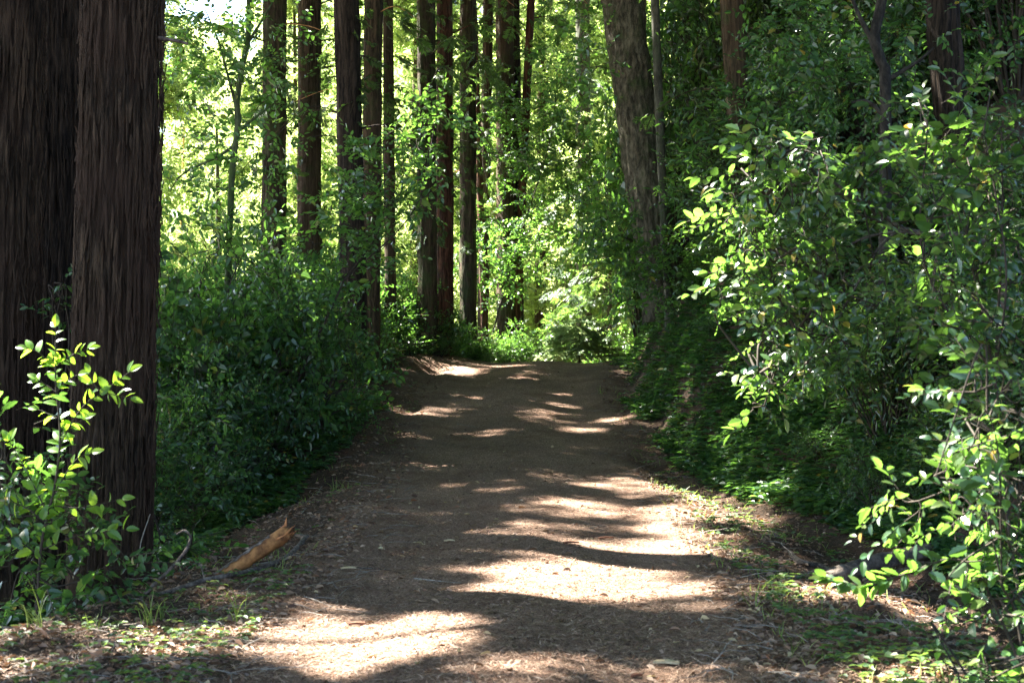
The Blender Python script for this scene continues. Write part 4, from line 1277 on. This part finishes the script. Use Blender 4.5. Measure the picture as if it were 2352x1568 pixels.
for i, (a, b, c, lab) in enumerate([
    ((1740, 1535), (1790, 1545), (1850, 1568), "thin pale stick near the bottom edge right of the trail"),
    ((1640, 1512), (1700, 1508), (1775, 1500), "thin curved stick on the lower right tread"),
    ((560, 1295), (640, 1280), (740, 1262), "straight thin stick reaching right from the fallen branch"),
    ((820, 1305), (880, 1308), (920, 1318), "small brown stick on the left of the tread"),
    ((690, 1170), (720, 1140), (740, 1110), "pale crooked stick on the left verge below the shrubs"),
    ((700, 1230), (730, 1205), (760, 1180), "crooked twig on the left verge right of the splintered end"),
    ((950, 1330), (1010, 1336), (1060, 1340), "dark thin stick in the shade mid-trail"),
    ((360, 1505), (430, 1508), (500, 1512), "thin grey stick in the needles at lower left"),
    ((1050, 975), (1080, 980), (1100, 985), "short stick on the far left of the tread")]):
    stick("fallen_stick", [a, b, c], .006, .003, 'twig_pale' if i % 2 == 0 else 'twig', lab, "stick", n=5, lift=.003, group="sticks lying on the trail")


def chip(px, py, L, w, rz, mat, label):
    g_ = ground_at(px, py)
    t = np.linspace(0, 1, 7)
    ww = w * np.array([.55, .9, 1, .95, 1, .8, .45]) * RG.uniform(.85, 1.1, 7)
    z = .008 + .006 * np.sin(t * 3.1)
    V = []
    for i in range(7):
        V += [[(t[i] - .5) * L, -ww[i] / 2, z[i]], [(t[i] - .5) * L, ww[i] / 2, z[i]], [(t[i] - .5) * L, ww[i] / 2, z[i] + .012], [(t[i] - .5) * L, -ww[i] / 2, z[i] + .012]]
    V = np.array(V); F = []
    for i in range(6):
        for a_, b_ in ((0, 1), (1, 2), (2, 3), (3, 0)):
            F.append((i * 4 + a_, i * 4 + b_, i * 4 + 4 + b_, i * 4 + 4 + a_))
    F += [(3, 2, 1, 0), (24, 25, 26, 27)]
    mb = MB(); mb.add(V, F); o = mb.build("bark_chip", M[mat], smooth=False)
    o.location = g_ + [0, 0, .002]; o.rotation_euler = (0, 0, rz)
    tag(o, label, "bark chip", "bark chips on the trail")


M['chip_pale'] = plain_mat("pale_wood_chip", (.32, .24, .13), (.5, .4, .25), 30)
M['chip_red'] = plain_mat("reddish_bark_chip", (.06, .022, .012), (.22, .09, .045), 30)
for a in [(1032, 1247, .09, .035, .2, 'chip_pale', "pale rectangular wood chip in the shaded middle of the trail"),
          (1312, 1250, .13, .04, .1, 'chip_red', "reddish bark chip, left of the two in the sunny middle"),
          (1392, 1238, .13, .04, .3, 'chip_red', "dark bark chip, right of the two in the sunny middle"),
          (1530, 1525, .14, .05, -.2, 'chip_pale', "pale wood chip on the lower right of the trail"),
          (1462, 1557, .06, .03, .4, 'chip_red', "tiny red bark chip at the bottom edge"),
          (820, 1440, .10, .03, .1, 'chip_red', "brown bark chip on the left of the bright patch"),
          (800, 1308, .11, .035, .3, 'chip_pale', "mossy pale chip on the left side of the tread")]:
    chip(*a)

# ------------------------------------------------------------------ grass tufts
def tuft(px, py, h, n, label, mat='grass', spread_=.5):
    g_ = ground_at(px, py)
    mb = MB()
    for k in range(n):
        a = RG.uniform(0, 6.28); L = h * RG.uniform(.5, 1.1); lean = RG.uniform(.15, spread_ + .5)
        t = np.linspace(0, 1, 7)
        d = np.array([math.cos(a), math.sin(a) * .6, 0])
        cv = RG.normal(0, .02, 3) * [1, 1, 0] + d * (L * lean * t ** 1.6)[:, None] + np.array([0, 0, 1]) * (L * (t - .55 * lean * t ** 2.5))[:, None]
        sd = np.cross(d, [0, 0, 1.0]); w = .005 * np.array([.8, 1, 1, .9, .7, .45, .05])
        V = np.concatenate([cv - sd * w[:, None], cv + sd * w[:, None]])
        F = [(i, i + 1, 8 + i, 7 + i) for i in range(6)]
        mb.add(V, F)
    o = mb.build("grass_tuft", M[mat], smooth=False); o.location = g_
    tag(o, label, "grass tuft", "grass tufts on the left verge")


for a in [(85, 1475, .34, 11, "tall bright grass tuft at the far left edge of the verge"), (340, 1415, .26, 16, "arching grass tuft, middle one of the left verge"),
          (545, 1425, .28, 14, "grass tuft right of the arching one, below the fallen branch"), (380, 1400, .2, 8, "small grass tuft beside the arching one"),
          (645, 1300, .16, 7, "thin grass blades beside the broken log"), (770, 1110, .2, 8, "bright grass blades by the shrubs up the left verge"), (1380, 905, .25, 10, "grass blades at the foot of the far right bank"),
          (210, 1460, .16, 9, "low grass tuft between the left edge and the arching tuft")]:
    tuft(*a)

# ------------------------------------------------------------------ uncountable ground cover
def ground_pts(n, fx, fy):
    x = fx(n); y = fy(n)
    return np.stack([x, y, H(x, y)], 1)


def ydist(n, a=5.0, b=36.0):      # even in the picture rather than on the ground
    u = RG.random(n)
    return 1 / (1 / a + u * (1 / b - 1 / a))


def flat_scatter(mb, tpl, P, size, tilt=.25, lift=.006, mi=0):
    n = len(P)
    a = RG.uniform(0, 6.28, n)
    D = np.stack([np.cos(a), np.sin(a), RG.normal(0, tilt, n)], 1)
    place(mb, tpl, P + [0, 0, lift], rot_from(D, roll=RG.normal(0, tilt * 1.5, n)), size, mi)


# fallen needles and bits of bark on the tread and verges
n = 170000
y = ydist(n, 5.2, 34); x = cen(y) + RG.normal(0, 1.6, n)
P = np.stack([x, y, H(x, y) + .004], 1)
nd = (np.array([[-.06, 0, 0], [.06, 0, 0], [.05, .55, .06], [-.05, .55, .06], [.02, 1, 0], [-.02, 1, 0]]), np.array([[0, 1, 2, 3], [3, 2, 4, 5]]))
mb = MB(); flat_scatter(mb, nd, P, RG.uniform(.016, .062, n), .16, .003)
tag(mb.build("needle_litter", M['needle_lit'], smooth=False), "fallen needles and bark crumbs strewn over the trail", "litter", None, "stuff")
# dry leaves, thicker on the verges
n = 30000
y = ydist(n, 5.2, 34)
sgn = np.where(RG.random(n) < .5, -1, 1)
x = cen(y) + sgn * (1.35 + np.abs(RG.normal(0, 1.3, n))) * np.where(RG.random(n) < .95, 1, RG.random(n))
P = np.stack([x, y, H(x, y)], 1)
mb = MB(); flat_scatter(mb, leaf_tpl(1, .26, .5, .25), P, .02 + .06 * RG.random(n) ** 2, .3, .008)
tag(mb.build("leaf_litter", M['litter'], smooth=False), "dry brown leaves scattered along both verges", "litter", None, "stuff")
n = 170
y = ydist(n, 6, 30); x = cen(y) + RG.uniform(-2.2, 2.2, n)
P = np.stack([x, y, H(x, y)], 1)
mb = MB(); flat_scatter(mb, leaf_tpl(1, .26, .5, .25), P, RG.uniform(.03, .075, n), .3, .010)
tag(mb.build("pale_leaf_litter", M['litter_pale'], smooth=False), "scattered pale yellow fallen leaves on the tread", "litter", None, "stuff")
# three-leaved seedlings
def cover(n, xf, y, name, label, size=(.03, .06), mat='cover', thr=-.1, fr=1.1, hgt=.07):
    x = xf(y)
    k = fbm(x * fr, y * fr, 3, 3) > thr
    x, y = x[k], y[k]; n = len(x)
    P = np.stack([x, y, H(x, y) + RG.uniform(.015, hgt, n)], 1)
    mb = MB()
    a0 = RG.uniform(0, 6.28, n)
    s = RG.uniform(*size, n)
    for q in range(3):
        a = a0 + q * 2.09 + RG.normal(0, .2, n)
        D = np.stack([np.cos(a), np.sin(a), RG.uniform(-.1, .35, n)], 1)
        place(mb, leaf_tpl(1, .36, .2, .2), P, rot_from(D, roll=RG.normal(0, .3, n)), s)
    tag(mb.build(name, M[mat], smooth=False), label, "ground cover", None, "stuff")


n = 15000
y = ydist(2100, 5.0, 24)
cover(n, lambda y: 1.55 + np.abs(RG.normal(0, .9, len(y))) + .1, y, "ground_cover", "low green seedlings carpeting the right verge", size=(.03, .06), thr=-.05)
y = ydist(900, 6.0, 26)
cover(n, lambda y: -(1.5 + np.abs(RG.normal(0, .8, len(y)))), y, "ground_cover", "thin patches of green seedlings on the left verge", size=(.028, .05), thr=.0)
y = ydist(34000, 8, 28)
cover(n, lambda y: toe(y) - .2 + np.abs(RG.normal(0, 1.7, len(y))), y, "bank_cover", "dark green leafy plants covering the foot of the right bank", size=(.04, .10), mat='leaf_dark', thr=-.3, hgt=.16)
y = ydist(12000, 15, 30)
cover(n, lambda y: toe(y) + .1 + RG.uniform(0, 3.2, len(y)), y, "bank_cover", "ivy-like leaves and small plants hanging on the far right bank", size=(.05, .11), mat='leaf_dark', thr=-.75, hgt=.2)
y = ydist(14000, 9, 26)
cover(n, lambda y: -(shelf(y) + .45 + np.abs(RG.normal(0, 1.5, len(y)))), y, "slope_cover", "dark leafy undergrowth on the shaded left slope", size=(.04, .09), mat='leaf_dark', thr=-.15, hgt=.14)
# dead twigs over the verges
n = 1300
y = ydist(n, 5.2, 30); sgn = np.where(RG.random(n) < .5, -1, 1); x = cen(y) + sgn * (1.1 + np.abs(RG.normal(0, 1.2, n)))
P = np.stack([x, y, H(x, y)], 1)
V, F = tube([[0, 0, 0], [.06, .35, .05], [.02, .7, .03], [.1, 1, .06]], [.010, .009, .007, .003], 3)
mb = MB(); flat_scatter(mb, (V, F), P, RG.uniform(.10, .36, n), .08, .012)
tag(mb.build("twig_litter", M['twig_pale'], smooth=False), "small dead twigs strewn along both verges", "litter", None, "stuff")
n = 900
y = RG.uniform(15, 28, n); x = toe(y) + RG.uniform(0, 2.2, n); P = np.stack([x, y, H(x, y)], 1)
mb = MB(); flat_scatter(mb, (V, F), P, RG.uniform(.15, .6, n), .3, .04)
tag(mb.build("bank_twigs", M['twig'], smooth=False), "roots and dead twigs sticking out of the earth bank", "litter", None, "stuff")
# grass blades thinly over the verges
n = 2600
y = ydist(n, 5.5, 24); sgn = np.where(RG.random(n) < .4, -1, 1); x = np.where(sgn > 0, 1.5 + np.abs(RG.normal(0, .8, n)), -1.6 - np.abs(RG.normal(0, .6, n)))
k = fbm(x * .9 + 5, y * .9, 8, 3) > .0
x, y = x[k], y[k]; n = len(x)
P = np.stack([x, y, H(x, y)], 1)
a = RG.uniform(0, 6.28, n)
D = np.stack([np.cos(a) * .7, np.sin(a) * .7, np.ones(n) * .9], 1)
bl = (np.array([[-.03, 0, 0], [.03, 0, 0], [.025, .5, .04], [-.025, .5, .04], [.004, 1, -.1], [-.004, 1, -.1]]), np.array([[0, 1, 2, 3], [3, 2, 4, 5]]))
mb = MB(); place(mb, bl, P, rot_from(D, roll=RG.uniform(-1, 1, n)), RG.uniform(.05, .13, n))
tag(mb.build("grass", M['grass'], smooth=False), "sparse short grass blades on both verges", "grass", None, "stuff")
